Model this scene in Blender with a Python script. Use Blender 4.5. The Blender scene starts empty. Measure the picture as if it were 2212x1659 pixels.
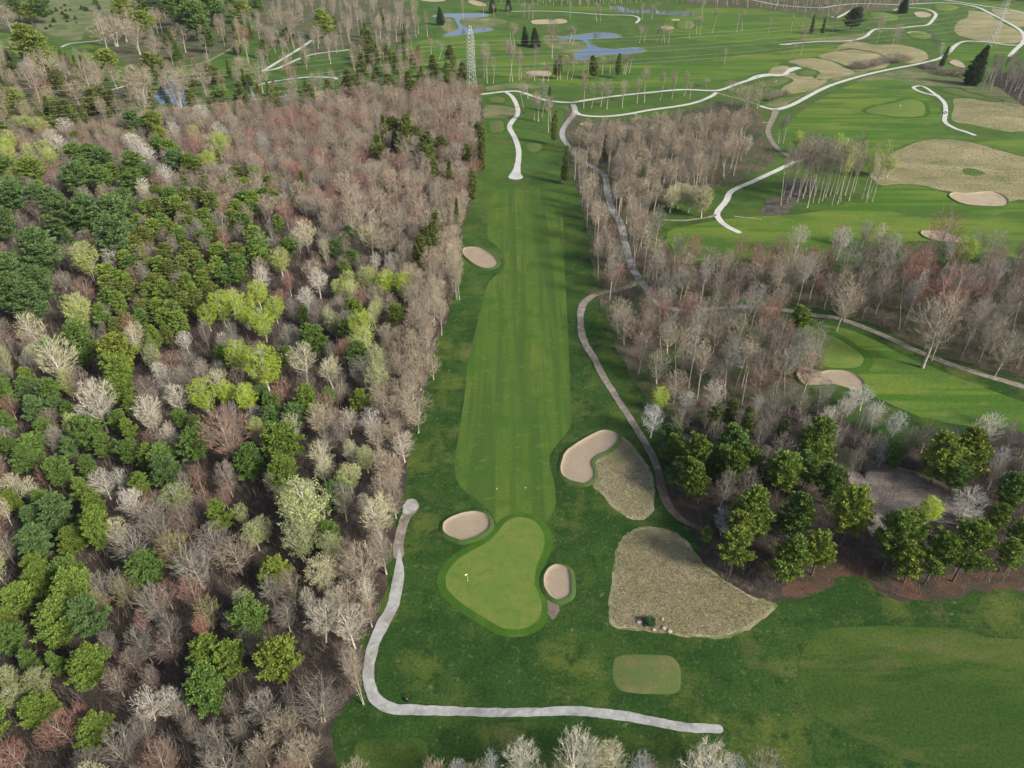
import bpy, bmesh, math, random, time
import numpy as np
from mathutils import Vector, Matrix, noise
from mathutils.geometry import tessellate_polygon
T0 = time.time()
S = bpy.context.scene
C = S.collection
R = math.radians
rnd = random.Random(7)

# ------------------------------------------------------------------ camera
PITCH = R(35.7)
CAM_H = 125.0
cam_data = bpy.data.cameras.new('camera')
cam = bpy.data.objects.new('camera', cam_data)
C.objects.link(cam)
cam.location = (0, 0, CAM_H)
cam.rotation_euler = (math.pi / 2 - PITCH, 0, 0)
cam_data.angle = 2 * math.atan(0.72)
cam_data.clip_start = 1.0
cam_data.clip_end = 20000
S.camera = cam

# ------------------------------------------------------------------ sky and sun (thin high cloud, sun from the right behind the camera)
SUN_EL, SUN_AZ = 33.0, 122.0            # azimuth clockwise from +Y
w = bpy.data.worlds.new('World')
S.world = w
w.use_nodes = True
nt = w.node_tree
sky = nt.nodes.new('ShaderNodeTexSky')
sky.sky_type = 'NISHITA'
sky.sun_disc = False
sky.sun_elevation = R(SUN_EL)
sky.sun_rotation = R(SUN_AZ)
sky.dust_density = 3.0
sky.air_density = 1.0
sky.ozone_density = 1.0
bg = nt.nodes['Background']
bg.inputs['Strength'].default_value = 0.13
nt.links.new(sky.outputs[0], bg.inputs[0])
sun_data = bpy.data.lights.new('sun', 'SUN')
sun_data.energy = 4.2
sun_data.angle = R(12.0)
sun_data.color = (1.0, 0.93, 0.80)
sun = bpy.data.objects.new('sun', sun_data)
C.objects.link(sun)
sd = Vector((math.sin(R(SUN_AZ)) * math.cos(R(SUN_EL)), math.cos(R(SUN_AZ)) * math.cos(R(SUN_EL)), math.sin(R(SUN_EL))))
sun.rotation_euler = sd.to_track_quat('Z', 'Y').to_euler()
sun.location = (200, -100, 300)
S.view_settings.view_transform = 'Standard'
S.view_settings.look = 'None'
S.view_settings.gamma = 1.0
S.view_settings.use_curve_mapping = False
S.view_settings.exposure = 0.58
S.cycles.max_bounces = 5
S.cycles.diffuse_bounces = 3
S.cycles.glossy_bounces = 2
S.cycles.transparent_max_bounces = 6
S.cycles.volume_bounces = 0

# ------------------------------------------------------------------ picture point -> place on the ground
F = 1106.0 / 0.72
SP, CP = math.sin(PITCH), math.cos(PITCH)


def G(x, y, z=0.0):
    dx, dy = (x - 1106.0) / F, (829.5 - y) / F
    d = (dx, CP + dy * SP, -SP + dy * CP)
    t = (z - CAM_H) / d[2]
    return (d[0] * t, d[1] * t)


def PX(X, Y, Z=0.0):                     # place -> picture point
    zz = Y * CP + (CAM_H - Z) * SP
    dn = (CAM_H - Z) * CP - Y * SP
    return (1106 + F * X / zz, 829.5 + F * dn / zz, zz)


# ------------------------------------------------------------------ object helpers
def tag(o, label=None, cat=None, group=None, kind=None):
    if label: o['label'] = label
    if cat: o['category'] = cat
    if group: o['group'] = group
    if kind: o['kind'] = kind
    return o


def mesh_np(name, V, Fc, mats=(), midx=None, smooth=False):
    """V (n,3) floats, Fc list of arrays each (m,k)"""
    me = bpy.data.meshes.new(name)
    V = np.asarray(V, dtype=np.float32).reshape(-1, 3)
    Fc = [np.asarray(f, dtype=np.int32) for f in Fc if len(f)]
    me.vertices.add(len(V)); me.vertices.foreach_set('co', V.ravel())
    loops = np.concatenate([f.ravel() for f in Fc])
    tot = np.concatenate([np.full(len(f), f.shape[1], np.int32) for f in Fc])
    start = np.concatenate([[0], np.cumsum(tot)[:-1]]).astype(np.int32)
    me.loops.add(len(loops)); me.loops.foreach_set('vertex_index', loops)
    me.polygons.add(len(tot)); me.polygons.foreach_set('loop_start', start)
    try: me.polygons.foreach_set('loop_total', tot)
    except Exception: pass
    for m in mats: me.materials.append(m)
    if midx is not None: me.polygons.foreach_set('material_index', np.asarray(midx, np.int32))
    if smooth: me.polygons.foreach_set('use_smooth', np.ones(len(tot), bool))
    me.update(calc_edges=True)
    me.validate()
    return me


def link(name, me, parent=None, loc=None):
    o = bpy.data.objects.new(name, me)
    C.objects.link(o)
    if parent: o.parent = parent
    if loc: o.location = loc
    return o


class MB:
    """collects shapes for one mesh"""
    def __init__(s): s.v = []; s.f = []; s.m = []; s.mi = 0
    def face(s, *ids): s.f.append(ids); s.m.append(s.mi)
    def tube(s, a, b, ra, rb, n=6, cap=True):
        a, b = Vector(a), Vector(b)
        d = (b - a)
        if d.length < 1e-6: return
        d.normalize()
        u = d.orthogonal().normalized(); w_ = d.cross(u)
        k = len(s.v)
        for p, r in ((a, ra), (b, rb)):
            for i in range(n):
                t = 2 * math.pi * i / n
                s.v.append(tuple(p + u * (r * math.cos(t)) + w_ * (r * math.sin(t))))
        for i in range(n):
            j = (i + 1) % n
            s.face(k + i, k + j, k + n + j, k + n + i)
        if cap:
            s.face(*[k + i for i in range(n)][::-1]); s.face(*[k + n + i for i in range(n)])
    def box(s, c, size, rz=0.0, bev=0.0, taper=1.0):
        cx, cy, cz = c; sx, sy, sz = [q / 2 for q in size]
        cr, sr = math.cos(rz), math.sin(rz)
        def P(x, y, z): s.v.append((cx + x * cr - y * sr, cy + x * sr + y * cr, cz + z))
        k = len(s.v)
        if bev <= 0:
            for z, q in ((-sz, 1), (sz, taper)):
                for x, y in ((-sx, -sy), (sx, -sy), (sx, sy), (-sx, sy)): P(x * q, y * q, z)
            s.face(k + 3, k + 2, k + 1, k); s.face(k + 4, k + 5, k + 6, k + 7)
            for i in range(4): s.face(k + i, k + (i + 1) % 4, k + 4 + (i + 1) % 4, k + 4 + i)
        else:
            b = bev; rings = ((-sz, b), (-sz + b, 0), (sz - b, 0), (sz, b))
            for z, ins in rings:
                q = taper if z > 0 else 1
                ox, oy = (sx - ins) * q, (sy - ins) * q; c2 = b * .7
                for x, y in ((-ox + c2, -oy), (ox - c2, -oy), (ox, -oy + c2), (ox, oy - c2), (ox - c2, oy), (-ox + c2, oy), (-ox, oy - c2), (-ox, -oy + c2)): P(x, y, z)
            for r_ in range(3):
                for i in range(8): s.face(k + r_ * 8 + i, k + r_ * 8 + (i + 1) % 8, k + r_ * 8 + 8 + (i + 1) % 8, k + r_ * 8 + 8 + i)
            s.face(*[k + i for i in range(8)][::-1]); s.face(*[k + 24 + i for i in range(8)])
    def blob(s, c, r, seed=0, n=8, m=5, amp=.25):
        k = len(s.v); rr = random.Random(seed)
        rx, ry, rz = r if hasattr(r, '__len__') else (r, r, r)
        s.v.append((c[0], c[1], c[2] - rz))
        for j in range(1, m):
            ph = math.pi * j / m
            for i in range(n):
                t = 2 * math.pi * i / n; q = 1 + rr.uniform(-amp, amp)
                s.v.append((c[0] + rx * q * math.sin(ph) * math.cos(t), c[1] + ry * q * math.sin(ph) * math.sin(t), c[2] - rz * q * math.cos(ph)))
        s.v.append((c[0], c[1], c[2] + rz)); top = len(s.v) - 1
        for i in range(n): s.face(k, k + 1 + (i + 1) % n, k + 1 + i)
        for j in range(m - 2):
            for i in range(n):
                a = k + 1 + j * n
                s.face(a + i, a + (i + 1) % n, a + n + (i + 1) % n, a + n + i)
        a = k + 1 + (m - 2) * n
        for i in range(n): s.face(a + i, a + (i + 1) % n, top)
    def build(s, name, mats, parent=None, smooth=False, loc=None, kind=None):
        me = bpy.data.meshes.new(name)
        me.from_pydata(s.v, [], s.f)
        for m in (mats if isinstance(mats, (list, tuple)) else [mats]): me.materials.append(m)
        for p, q in zip(me.polygons, s.m): p.material_index = q; p.use_smooth = smooth
        me.update()
        o = link(name, me, parent, loc)
        if kind: o['kind'] = kind
        return o


def empty(name, loc, rz=0.0):
    o = bpy.data.objects.new(name, None); C.objects.link(o)
    o.empty_display_size = 0.5
    o.location = loc; o.rotation_euler = (0, 0, rz)
    return o


# ------------------------------------------------------------------ materials
def mat(name, rough=0.9, spec=0.2):
    m = bpy.data.materials.new(name); m.use_nodes = True
    b = m.node_tree.nodes['Principled BSDF']
    b.inputs['Roughness'].default_value = rough
    b.inputs['Specular IOR Level'].default_value = spec
    return m, m.node_tree, b


def N(nt_, typ, **kw):
    n = nt_.nodes.new(typ)
    for k, v in kw.items():
        if k.startswith('i_'): n.inputs[k[2:]].default_value = v
        else: setattr(n, k, v)
    return n


def pos(nt_, scale=(1, 1, 1), rot=0.0):
    g = nt_.nodes.new('ShaderNodeNewGeometry')
    mp = nt_.nodes.new('ShaderNodeMapping')
    mp.inputs['Scale'].default_value = scale
    mp.inputs['Rotation'].default_value = (0, 0, rot)
    nt_.links.new(g.outputs['Position'], mp.inputs[0])
    return mp.outputs[0]


def nz(nt_, vec, scale, detail=4, rough=0.6, dist=0.0):
    n = N(nt_, 'ShaderNodeTexNoise')
    n.inputs['Scale'].default_value = scale; n.inputs['Detail'].default_value = detail
    n.inputs['Roughness'].default_value = rough; n.inputs['Distortion'].default_value = dist
    nt_.links.new(vec, n.inputs['Vector'])
    return n.outputs['Fac']


def ramp(nt_, fac, lo, hi):
    m = N(nt_, 'ShaderNodeMapRange'); m.inputs['From Min'].default_value = lo; m.inputs['From Max'].default_value = hi
    nt_.links.new(fac, m.inputs['Value'])
    return m.outputs['Result']


def mix(nt_, fac, a, b, typ='MIX'):
    m = N(nt_, 'ShaderNodeMix', data_type='RGBA', blend_type=typ)
    for k, v in ((0, fac), (6, a), (7, b)):
        if hasattr(v, 'is_linked') or hasattr(v, 'links'): nt_.links.new(v, m.inputs[k])
        elif k == 0: m.inputs[0].default_value = v
        else: m.inputs[k].default_value = (*v, 1)
    return m.outputs[2]


def bump(nt_, b, h, dist=0.1, strength=0.6):
    n = N(nt_, 'ShaderNodeBump'); n.inputs['Distance'].default_value = dist; n.inputs['Strength'].default_value = strength
    nt_.links.new(h, n.inputs['Height']); nt_.links.new(n.outputs[0], b.inputs['Normal'])


def layered(name, base, layers, fine=(0.75, 1.25, 1.2), bmp=(0.25, 0.6), rough=0.95, spec=0.1, ygrad=None):
    """base colour and layers of (colour, noise scale, lo, hi, stretch, rotation, detail) mixed over it"""
    m, t, b = mat(name, rough, spec)
    col = base
    if ygrad:                                   # brightening towards the distance is painted into the base colour
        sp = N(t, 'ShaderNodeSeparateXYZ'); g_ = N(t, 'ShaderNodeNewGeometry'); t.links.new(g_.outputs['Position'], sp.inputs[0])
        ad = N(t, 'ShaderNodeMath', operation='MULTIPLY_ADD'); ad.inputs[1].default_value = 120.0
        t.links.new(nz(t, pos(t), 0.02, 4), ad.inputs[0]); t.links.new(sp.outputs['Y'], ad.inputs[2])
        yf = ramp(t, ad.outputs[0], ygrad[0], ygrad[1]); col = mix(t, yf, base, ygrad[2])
    for L in layers:
        c, sc, lo, hi = L[:4]
        st = L[4] if len(L) > 4 else (1, 1, 1)
        rot = L[5] if len(L) > 5 else 0.0
        det = L[6] if len(L) > 6 else 5
        f_ = ramp(t, nz(t, pos(t, st, rot), sc, det, 0.62), lo, hi)
        if ygrad and c[1] < .06:                # the darkest clumps are faded along with it
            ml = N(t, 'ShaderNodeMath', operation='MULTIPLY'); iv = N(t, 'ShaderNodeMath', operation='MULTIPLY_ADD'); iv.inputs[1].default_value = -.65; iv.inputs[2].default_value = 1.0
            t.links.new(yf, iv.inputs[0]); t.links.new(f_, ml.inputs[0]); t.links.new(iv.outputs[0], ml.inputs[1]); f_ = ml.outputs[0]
        col = mix(t, f_, col, c)
    f = nz(t, pos(t), fine[2], 5, 0.75)
    mr = N(t, 'ShaderNodeMapRange'); mr.inputs['From Min'].default_value = 0.3; mr.inputs['From Max'].default_value = 0.7
    mr.inputs['To Min'].default_value = fine[0]; mr.inputs['To Max'].default_value = fine[1]
    t.links.new(f, mr.inputs['Value'])
    cmb = N(t, 'ShaderNodeCombineColor')
    for i in range(3): t.links.new(mr.outputs[0], cmb.inputs[i])
    col = mix(t, 1.0, col, cmb.outputs[0], 'MULTIPLY')
    t.links.new(col, b.inputs['Base Color'])
    bump(t, b, nz(t, pos(t), fine[2] * 1.3, 4, 0.7), bmp[0], bmp[1])
    return m


M = {}
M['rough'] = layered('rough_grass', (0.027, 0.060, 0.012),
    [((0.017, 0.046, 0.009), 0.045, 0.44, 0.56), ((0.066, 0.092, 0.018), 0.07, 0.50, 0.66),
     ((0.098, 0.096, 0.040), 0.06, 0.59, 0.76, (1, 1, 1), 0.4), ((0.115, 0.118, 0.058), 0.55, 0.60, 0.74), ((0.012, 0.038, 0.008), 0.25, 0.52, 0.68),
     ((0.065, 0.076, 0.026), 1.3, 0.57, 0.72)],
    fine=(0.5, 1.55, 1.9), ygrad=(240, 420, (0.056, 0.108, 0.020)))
M['fairway'] = layered('fairway_turf', (0.056, 0.104, 0.017),
    [((0.086, 0.122, 0.021), 0.05, 0.48, 0.64, (1, 0.30, 1)), ((0.042, 0.080, 0.016), 0.16, 0.48, 0.58, (1, 0.035, 1), 0.0, 2), ((0.046, 0.084, 0.017), 0.35, 0.50, 0.62, (1, 0.04, 1), 0.02, 2),
     ((0.095, 0.128, 0.032), 0.45, 0.58, 0.74, (0.45, 1, 1)), ((0.13, 0.14, 0.06), 0.9, 0.66, 0.78, (0.4, 1, 1)), ((0.040, 0.088, 0.014), 0.10, 0.52, 0.66)],
    fine=(0.75, 1.28, 1.6), bmp=(0.06, 0.4))
M['fairway_far'] = layered('far_fairway_turf', (0.060, 0.122, 0.018),
    [((0.110, 0.150, 0.024), 0.03, 0.42, 0.62, (0.35, 1, 1)), ((0.045, 0.090, 0.018), 0.05, 0.5, 0.62, (0.3, 1, 1), 0.2), ((0.045, 0.10, 0.012), 0.16, 0.52, 0.6, (0.05, 1, 1), 0.1, 2),
     ((0.14, 0.15, 0.05), 0.09, 0.6, 0.76, (0.5, 1, 1))], fine=(0.75, 1.28, 0.9), bmp=(0.06, 0.4))
M['fairway_dark'] = layered('near_fairway_turf', (0.030, 0.062, 0.011),
    [((0.056, 0.086, 0.018), 0.06, 0.46, 0.62, (0.4, 1, 1), -0.15), ((0.088, 0.092, 0.034), 0.08, 0.56, 0.72, (0.4, 1, 1), -0.3),
     ((0.022, 0.054, 0.010), 0.14, 0.5, 0.64, (0.25, 1, 1), -0.1)], fine=(0.6, 1.4, 1.8), bmp=(0.06, 0.4))
M['collar'] = layered('collar_turf', (0.034, 0.084, 0.010), [((0.052, 0.104, 0.014), 0.2, 0.45, 0.65)], fine=(0.8, 1.2, 2.0), bmp=(0.05, 0.4))
M['green'] = layered('putting_green_turf', (0.092, 0.142, 0.028),
    [((0.120, 0.146, 0.036), 0.18, 0.45, 0.62), ((0.076, 0.132, 0.024), 0.5, 0.5, 0.66)], fine=(0.88, 1.14, 1.8), bmp=(0.02, 0.2))
M['lip'] = layered('bunker_edge_turf', (0.040, 0.078, 0.018), [((0.06, 0.085, 0.03), 0.4, 0.45, 0.65)], fine=(0.7, 1.3, 2.0), bmp=(0.05, 0.4))
M['tee'] = layered('tee_turf', (0.080, 0.108, 0.034),
    [((0.12, 0.112, 0.052), 0.25, 0.45, 0.65), ((0.06, 0.11, 0.03), 0.3, 0.5, 0.7)], fine=(0.85, 1.15, 1.8), bmp=(0.04, 0.3))
M['native'] = layered('dry_native_grass', (0.225, 0.202, 0.128),
    [((0.185, 0.175, 0.090), 0.08, 0.45, 0.65), ((0.30, 0.265, 0.175), 0.2, 0.5, 0.72), ((0.14, 0.155, 0.065), 0.16, 0.56, 0.70), ((0.22, 0.17, 0.115), 0.35, 0.55, 0.75)],
    fine=(0.6, 1.45, 2.6), bmp=(0.3, 0.8))
M['native_far'] = layered('dry_far_grass', (0.235, 0.212, 0.115),
    [((0.165, 0.165, 0.078), 0.03, 0.42, 0.62, (0.5, 1, 1)), ((0.32, 0.275, 0.165), 0.06, 0.5, 0.72, (0.5, 1, 1), 0.5), ((0.11, 0.14, 0.05), 0.1, 0.56, 0.72, (0.5, 1, 1))],
    fine=(0.65, 1.35, 0.9), bmp=(0.5, 0.8))
M['meadow'] = layered('dull_meadow_grass', (0.135, 0.145, 0.065),
    [((0.07, 0.108, 0.038), 0.05, 0.42, 0.6), ((0.19, 0.165, 0.10), 0.08, 0.52, 0.72)], fine=(0.7, 1.3, 1.0))
M['litter'] = layered('forest_floor_litter', (0.060, 0.049, 0.040),
    [((0.045, 0.038, 0.033), 0.12, 0.4, 0.6), ((0.135, 0.105, 0.085), 0.25, 0.52, 0.72), ((0.05, 0.07, 0.028), 0.06, 0.58, 0.72)],
    fine=(0.5, 1.6, 2.4), bmp=(0.6, 0.9))
M['litter_green'] = layered('woodland_edge_floor', (0.068, 0.078, 0.036),
    [((0.12, 0.092, 0.072), 0.09, 0.44, 0.6), ((0.042, 0.085, 0.022), 0.07, 0.5, 0.66), ((0.15, 0.12, 0.09), 0.4, 0.6, 0.78)],
    fine=(0.6, 1.45, 2.0), bmp=(0.4, 0.8))
M['needles'] = layered('red_needle_litter', (0.100, 0.056, 0.038),
    [((0.055, 0.045, 0.032), 0.12, 0.40, 0.56), ((0.05, 0.07, 0.03), 0.2, 0.6, 0.75)], fine=(0.7, 1.3, 2.2), bmp=(0.3, 0.7))
M['soil'] = layered('bare_soil', (0.15, 0.115, 0.095), [((0.09, 0.085, 0.055), 0.4, 0.5, 0.7)], fine=(0.7, 1.3, 2.5))
M['gravel'] = layered('grey_gravel_ground', (0.20, 0.175, 0.155), [((0.12, 0.10, 0.09), 0.2, 0.45, 0.65), ((0.27, 0.25, 0.22), 0.5, 0.5, 0.7, (0.3, 1.2, 1), 0.2)], fine=(0.6, 1.4, 2.2), bmp=(0.4, 0.8))
M['sand'] = layered('bunker_sand', (0.255, 0.206, 0.150),
    [((0.285, 0.235, 0.175), 0.25, 0.42, 0.65), ((0.19, 0.148, 0.113), 0.5, 0.55, 0.75), ((0.30, 0.26, 0.215), 1.2, 0.62, 0.75)],
    fine=(0.88, 1.12, 3.0), bmp=(0.04, 0.5))
_t = M['sand'].node_tree; _w = N(_t, 'ShaderNodeTexWave'); _w.inputs['Scale'].default_value = 1.1; _w.inputs['Distortion'].default_value = 9.0; _w.inputs['Detail'].default_value = 2; _w.inputs['Detail Scale'].default_value = .35
_t.links.new(pos(_t, (1, 1, 1), .5), _w.inputs[0]); bump(_t, _t.nodes['Principled BSDF'], _w.outputs['Fac'], .05, .6)
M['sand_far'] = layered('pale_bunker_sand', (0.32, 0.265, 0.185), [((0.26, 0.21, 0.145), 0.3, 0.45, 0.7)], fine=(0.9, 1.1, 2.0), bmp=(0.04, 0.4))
M['path'] = layered('crushed_stone_path', (0.29, 0.292, 0.285),
    [((0.20, 0.198, 0.19), 0.3, 0.45, 0.65), ((0.36, 0.365, 0.36), 0.8, 0.5, 0.7), ((0.215, 0.19, 0.155), 0.15, 0.6, 0.75)], fine=(0.86, 1.14, 3.5), bmp=(0.03, 0.4))
M['path_white'] = layered('white_limestone_path', (0.43, 0.425, 0.405), [((0.36, 0.35, 0.325), 0.2, 0.45, 0.65), ((0.50, 0.50, 0.49), 0.5, 0.5, 0.7)], fine=(0.9, 1.1, 2.0), bmp=(0.03, 0.4))
M['path_dirt'] = layered('worn_dirt_path', (0.20, 0.172, 0.142),
    [((0.125, 0.11, 0.085), 0.3, 0.45, 0.62), ((0.275, 0.255, 0.225), 0.5, 0.5, 0.7), ((0.09, 0.105, 0.05), 0.7, 0.6, 0.74)], fine=(0.75, 1.25, 3.0), bmp=(0.05, 0.5))
M['path_red'] = layered('reddish_dirt_track', (0.135, 0.095, 0.068), [((0.2, 0.17, 0.13), 0.5, 0.52, 0.72)], fine=(0.75, 1.25, 3.0))
M['marsh'] = layered('wet_dark_mud', (0.088, 0.080, 0.062), [((0.045, 0.045, 0.042), 0.2, 0.45, 0.6), ((0.06, 0.08, 0.03), 0.3, 0.6, 0.72), ((0.15, 0.135, 0.125), 0.5, 0.55, 0.75)], fine=(0.6, 1.4, 1.5), rough=0.9, spec=0.05)

# water
m, t, b = mat('pond_water', 0.06, 0.9)
b.inputs['Base Color'].default_value = (0.012, 0.030, 0.065, 1)
bump(t, b, nz(t, pos(t), 1.6, 3), 0.03, 0.4)
M['water'] = m


def tinted(name, lo, hi, sc, rough=0.85, trans=0.0, spec=0.15):
    """surface colour from the object's own colour, so that trees of one shape differ"""
    m, t, b = mat(name, rough, spec)
    oi = N(t, 'ShaderNodeObjectInfo')
    g = N(t, 'ShaderNodeTexCoord')
    f = nz(t, g.outputs['Object'], sc, 3)
    mr = N(t, 'ShaderNodeMapRange'); mr.inputs['From Min'].default_value = 0.3; mr.inputs['From Max'].default_value = 0.7
    mr.inputs['To Min'].default_value = lo; mr.inputs['To Max'].default_value = hi
    t.links.new(f, mr.inputs['Value'])
    cmb = N(t, 'ShaderNodeCombineColor')
    for i in range(3): t.links.new(mr.outputs[0], cmb.inputs[i])
    col = mix(t, 1.0, oi.outputs['Color'], cmb.outputs[0], 'MULTIPLY')
    t.links.new(col, b.inputs['Base Color'])
    if trans > 0:
        tr = N(t, 'ShaderNodeBsdfTranslucent'); ms = N(t, 'ShaderNodeMixShader'); ms.inputs[0].default_value = trans
        t.links.new(col, tr.inputs[0])
        t.links.new(b.outputs[0], ms.inputs[1]); t.links.new(tr.outputs[0], ms.inputs[2])
        t.links.new(ms.outputs[0], t.nodes['Material Output'].inputs[0])
    return m


M['twig'] = tinted('twig_bark', 0.75, 1.25, 0.8)
M['needle'] = tinted('needle_foliage', 0.65, 1.35, 0.7, 0.7, 0.18)
M['leaf'] = tinted('young_leaf', 0.75, 1.25, 0.7, 0.7, 0.35)
M['limb'] = layered('pale_limb_bark', (0.30, 0.268, 0.22), [((0.20, 0.175, 0.145), 0.8, 0.45, 0.65)], fine=(0.85, 1.15, 3))
M['limb_red'] = layered('brownish_limb_bark', (0.20, 0.168, 0.138), [((0.15, 0.12, 0.10), 0.8, 0.45, 0.65)], fine=(0.85, 1.15, 3))
M['bark'] = layered('grey_tan_bark', (0.37, 0.33, 0.275), [((0.24, 0.21, 0.18), 0.8, 0.45, 0.65)], fine=(0.8, 1.2, 3))
M['bark_white'] = layered('pale_aspen_bark', (0.56, 0.53, 0.46), [((0.38, 0.36, 0.31), 0.9, 0.5, 0.7), ((0.16, 0.15, 0.13), 2.2, 0.64, 0.74)], fine=(0.85, 1.15, 3))
M['bark_dark'] = layered('dark_conifer_bark', (0.12, 0.095, 0.08), [((0.07, 0.06, 0.05), 1.0, 0.45, 0.65)], fine=(0.8, 1.2, 3))


def plain(name, col, rough=0.5, spec=0.4, metal=0.0):
    m, t, b = mat(name, rough, spec)
    c = mix(t, ramp(t, nz(t, pos(t), 3.0, 3), 0.3, 0.7), tuple(q * 0.88 for q in col), tuple(min(1, q * 1.1) for q in col))
    t.links.new(c, b.inputs['Base Color'])
    b.inputs['Metallic'].default_value = metal
    return m


M['steel'] = plain('galvanised_steel', (0.40, 0.41, 0.41), 0.5, 0.5, 0.3)
M['wire'] = plain('aluminium_wire', (0.50, 0.52, 0.46), 0.6, 0.4)
M['glass_ins'] = plain('insulator_porcelain', (0.25, 0.2, 0.17), 0.3)
M['white_paint'] = plain('white_paint', (0.78, 0.78, 0.76), 0.4)
M['black'] = plain('black_plastic', (0.012, 0.012, 0.013), 0.5)
M['tyre'] = plain('rubber', (0.02, 0.02, 0.02), 0.85)
M['seat'] = plain('cart_seat_vinyl', (0.30, 0.28, 0.24), 0.6)
M['flag'] = plain('flag_cloth', (0.82, 0.84, 0.80), 0.8)
M['pole'] = plain('pole_fibreglass', (0.55, 0.62, 0.35), 0.4)
M['skin'] = plain('skin', (0.45, 0.28, 0.2), 0.6)
M['cloth_dark'] = plain('dark_cloth', (0.02, 0.025, 0.035), 0.9)
M['cloth_pale'] = plain('pale_cloth', (0.62, 0.62, 0.55), 0.9)
M['cloth_tan'] = plain('tan_cloth', (0.35, 0.29, 0.2), 0.9)
M['hair'] = plain('hair', (0.04, 0.028, 0.02), 0.8)
M['stone'] = layered('pale_boulder', (0.33, 0.295, 0.235), [((0.22, 0.19, 0.15), 1.0, 0.45, 0.65)], fine=(0.8, 1.2, 4), bmp=(0.08, 0.7))
M['log'] = layered('weathered_wood', (0.40, 0.35, 0.27), [((0.25, 0.21, 0.17), 1.0, 0.45, 0.65)], fine=(0.8, 1.2, 4))

# ------------------------------------------------------------------ sheets of ground
def catmull(pts, closed=True, n=6):
    P = [np.array(p, float) for p in pts]; out = []
    L = len(P)
    rng = range(L) if closed else range(L - 1)
    for i in rng:
        if closed: p0, p1, p2, p3 = P[i - 1], P[i], P[(i + 1) % L], P[(i + 2) % L]
        else: p0, p1, p2, p3 = P[max(i - 1, 0)], P[i], P[i + 1], P[min(i + 2, L - 1)]
        for k in range(n):
            t = k / n
            out.append(0.5 * ((2 * p1) + (-p0 + p2) * t + (2 * p0 - 5 * p1 + 4 * p2 - p3) * t * t + (-p0 + 3 * p1 - 3 * p2 + p3) * t ** 3))
    if not closed: out.append(P[-1])
    return out


def outline(pts, step=1.2, jit=0.0, js=0.25, smooth=True, n=6):
    """closed outline in metres, evenly resampled, with a wandering edge"""
    W = [np.array(G(*p[:2])) for p in (catmull(pts, True, n) if smooth else pts)]
    out = []
    L = len(W)
    for i in range(L):
        a, b_ = W[i], W[(i + 1) % L]
        d = np.linalg.norm(b_ - a)
        k = max(1, int(d / step))
        for j in range(k): out.append(a + (b_ - a) * (j / k))
    out = np.array(out)
    area = 0.5 * np.sum(out[:, 0] * np.roll(out[:, 1], -1) - np.roll(out[:, 0], -1) * out[:, 1])
    if area < 0: out = out[::-1]
    if jit > 0:
        nn = normals(out)
        out = out + nn * np.array([[jit * (noise.noise((p[0] * js, p[1] * js, 3.1)) + .5 * noise.noise((p[0] * js * 4, p[1] * js * 4, 9.1)))] for p in out])
    return out


def normals(o):
    t = np.roll(o, -1, 0) - np.roll(o, 1, 0)
    t = np.stack([np.convolve(np.r_[t[-2:, i], t[:, i], t[:2, i]], np.ones(5) / 5, 'valid') for i in (0, 1)], 1)
    l = np.linalg.norm(t, axis=1, keepdims=True) + 1e-9
    t = t / l
    return np.stack([t[:, 1], -t[:, 0]], 1)     # outward for a counter-clockwise outline


def fill(o2, z):
    tri = tessellate_polygon([[Vector((p[0], p[1], 0)) for p in o2]])
    return [tuple(t) for t in tri]


LAY = [0.0]


def sheet(name, o2, z, m, label, cat, kind='structure', skirt=0.0, group=None):
    n = len(o2)
    V = [(p[0], p[1], z) for p in o2]; Fc = [t for t in fill(o2, z)]
    faces = [np.array(Fc)]
    if skirt > 0:
        nn = normals(o2)
        V += [(p[0] + q[0] * skirt, p[1] + q[1] * skirt, 0.002) for p, q in zip(o2, nn)]
        faces.append(np.array([(i, n + i, n + (i + 1) % n, (i + 1) % n) for i in range(n)]))
    # face up
    Va = np.array(V); t = faces[0]
    nrm = np.cross(Va[t[:, 1]] - Va[t[:, 0]], Va[t[:, 2]] - Va[t[:, 0]])[:, 2]
    t[nrm < 0] = t[nrm < 0][:, ::-1]
    o = link(name, mesh_np(name, V, faces, [m]))
    return tag(o, label, cat, group, kind)


# ------------------------------------------------------------------ the ground
def grid_plane(name, x0, x1, y0, y1, n, z, m):
    xs = np.linspace(x0, x1, n + 1); ys = np.linspace(y0, y1, n + 1)
    V = [(x, y, z) for y in ys for x in xs]
    Fc = [(j * (n + 1) + i, j * (n + 1) + i + 1, (j + 1) * (n + 1) + i + 1, (j + 1) * (n + 1) + i) for j in range(n) for i in range(n)]
    return link(name, mesh_np(name, V, [np.array(Fc)], [m]))


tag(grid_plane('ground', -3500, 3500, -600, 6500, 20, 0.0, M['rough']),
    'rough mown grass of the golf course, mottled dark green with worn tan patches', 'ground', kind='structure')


def T(o, s):
    """points written in the enlarged views: origin index and 'x,y x,y ...'"""
    ox, oy = {0: (0, 0), 1: (737.3, 0), 2: (1474.7, 0), 3: (0, 414.8), 4: (737.3, 414.8), 5: (1474.7, 414.8), 6: (0, 829.5), 7: (737.3, 829.5),
              8: (1474.7, 829.5), 9: (0, 1244.3), 10: (737.3, 1244.3), 11: (1474.7, 1244.3)}[o]
    return [tuple([float(q.split(',')[0]) / 3 + ox, float(q.split(',')[1]) / 3 + oy] + [float(r) for r in q.split(',')[2:]]) for q in s.split()]


def Q(s): return [tuple(float(r) for r in q.split(',')) for q in s.split()]


Z = 0.012
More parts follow.
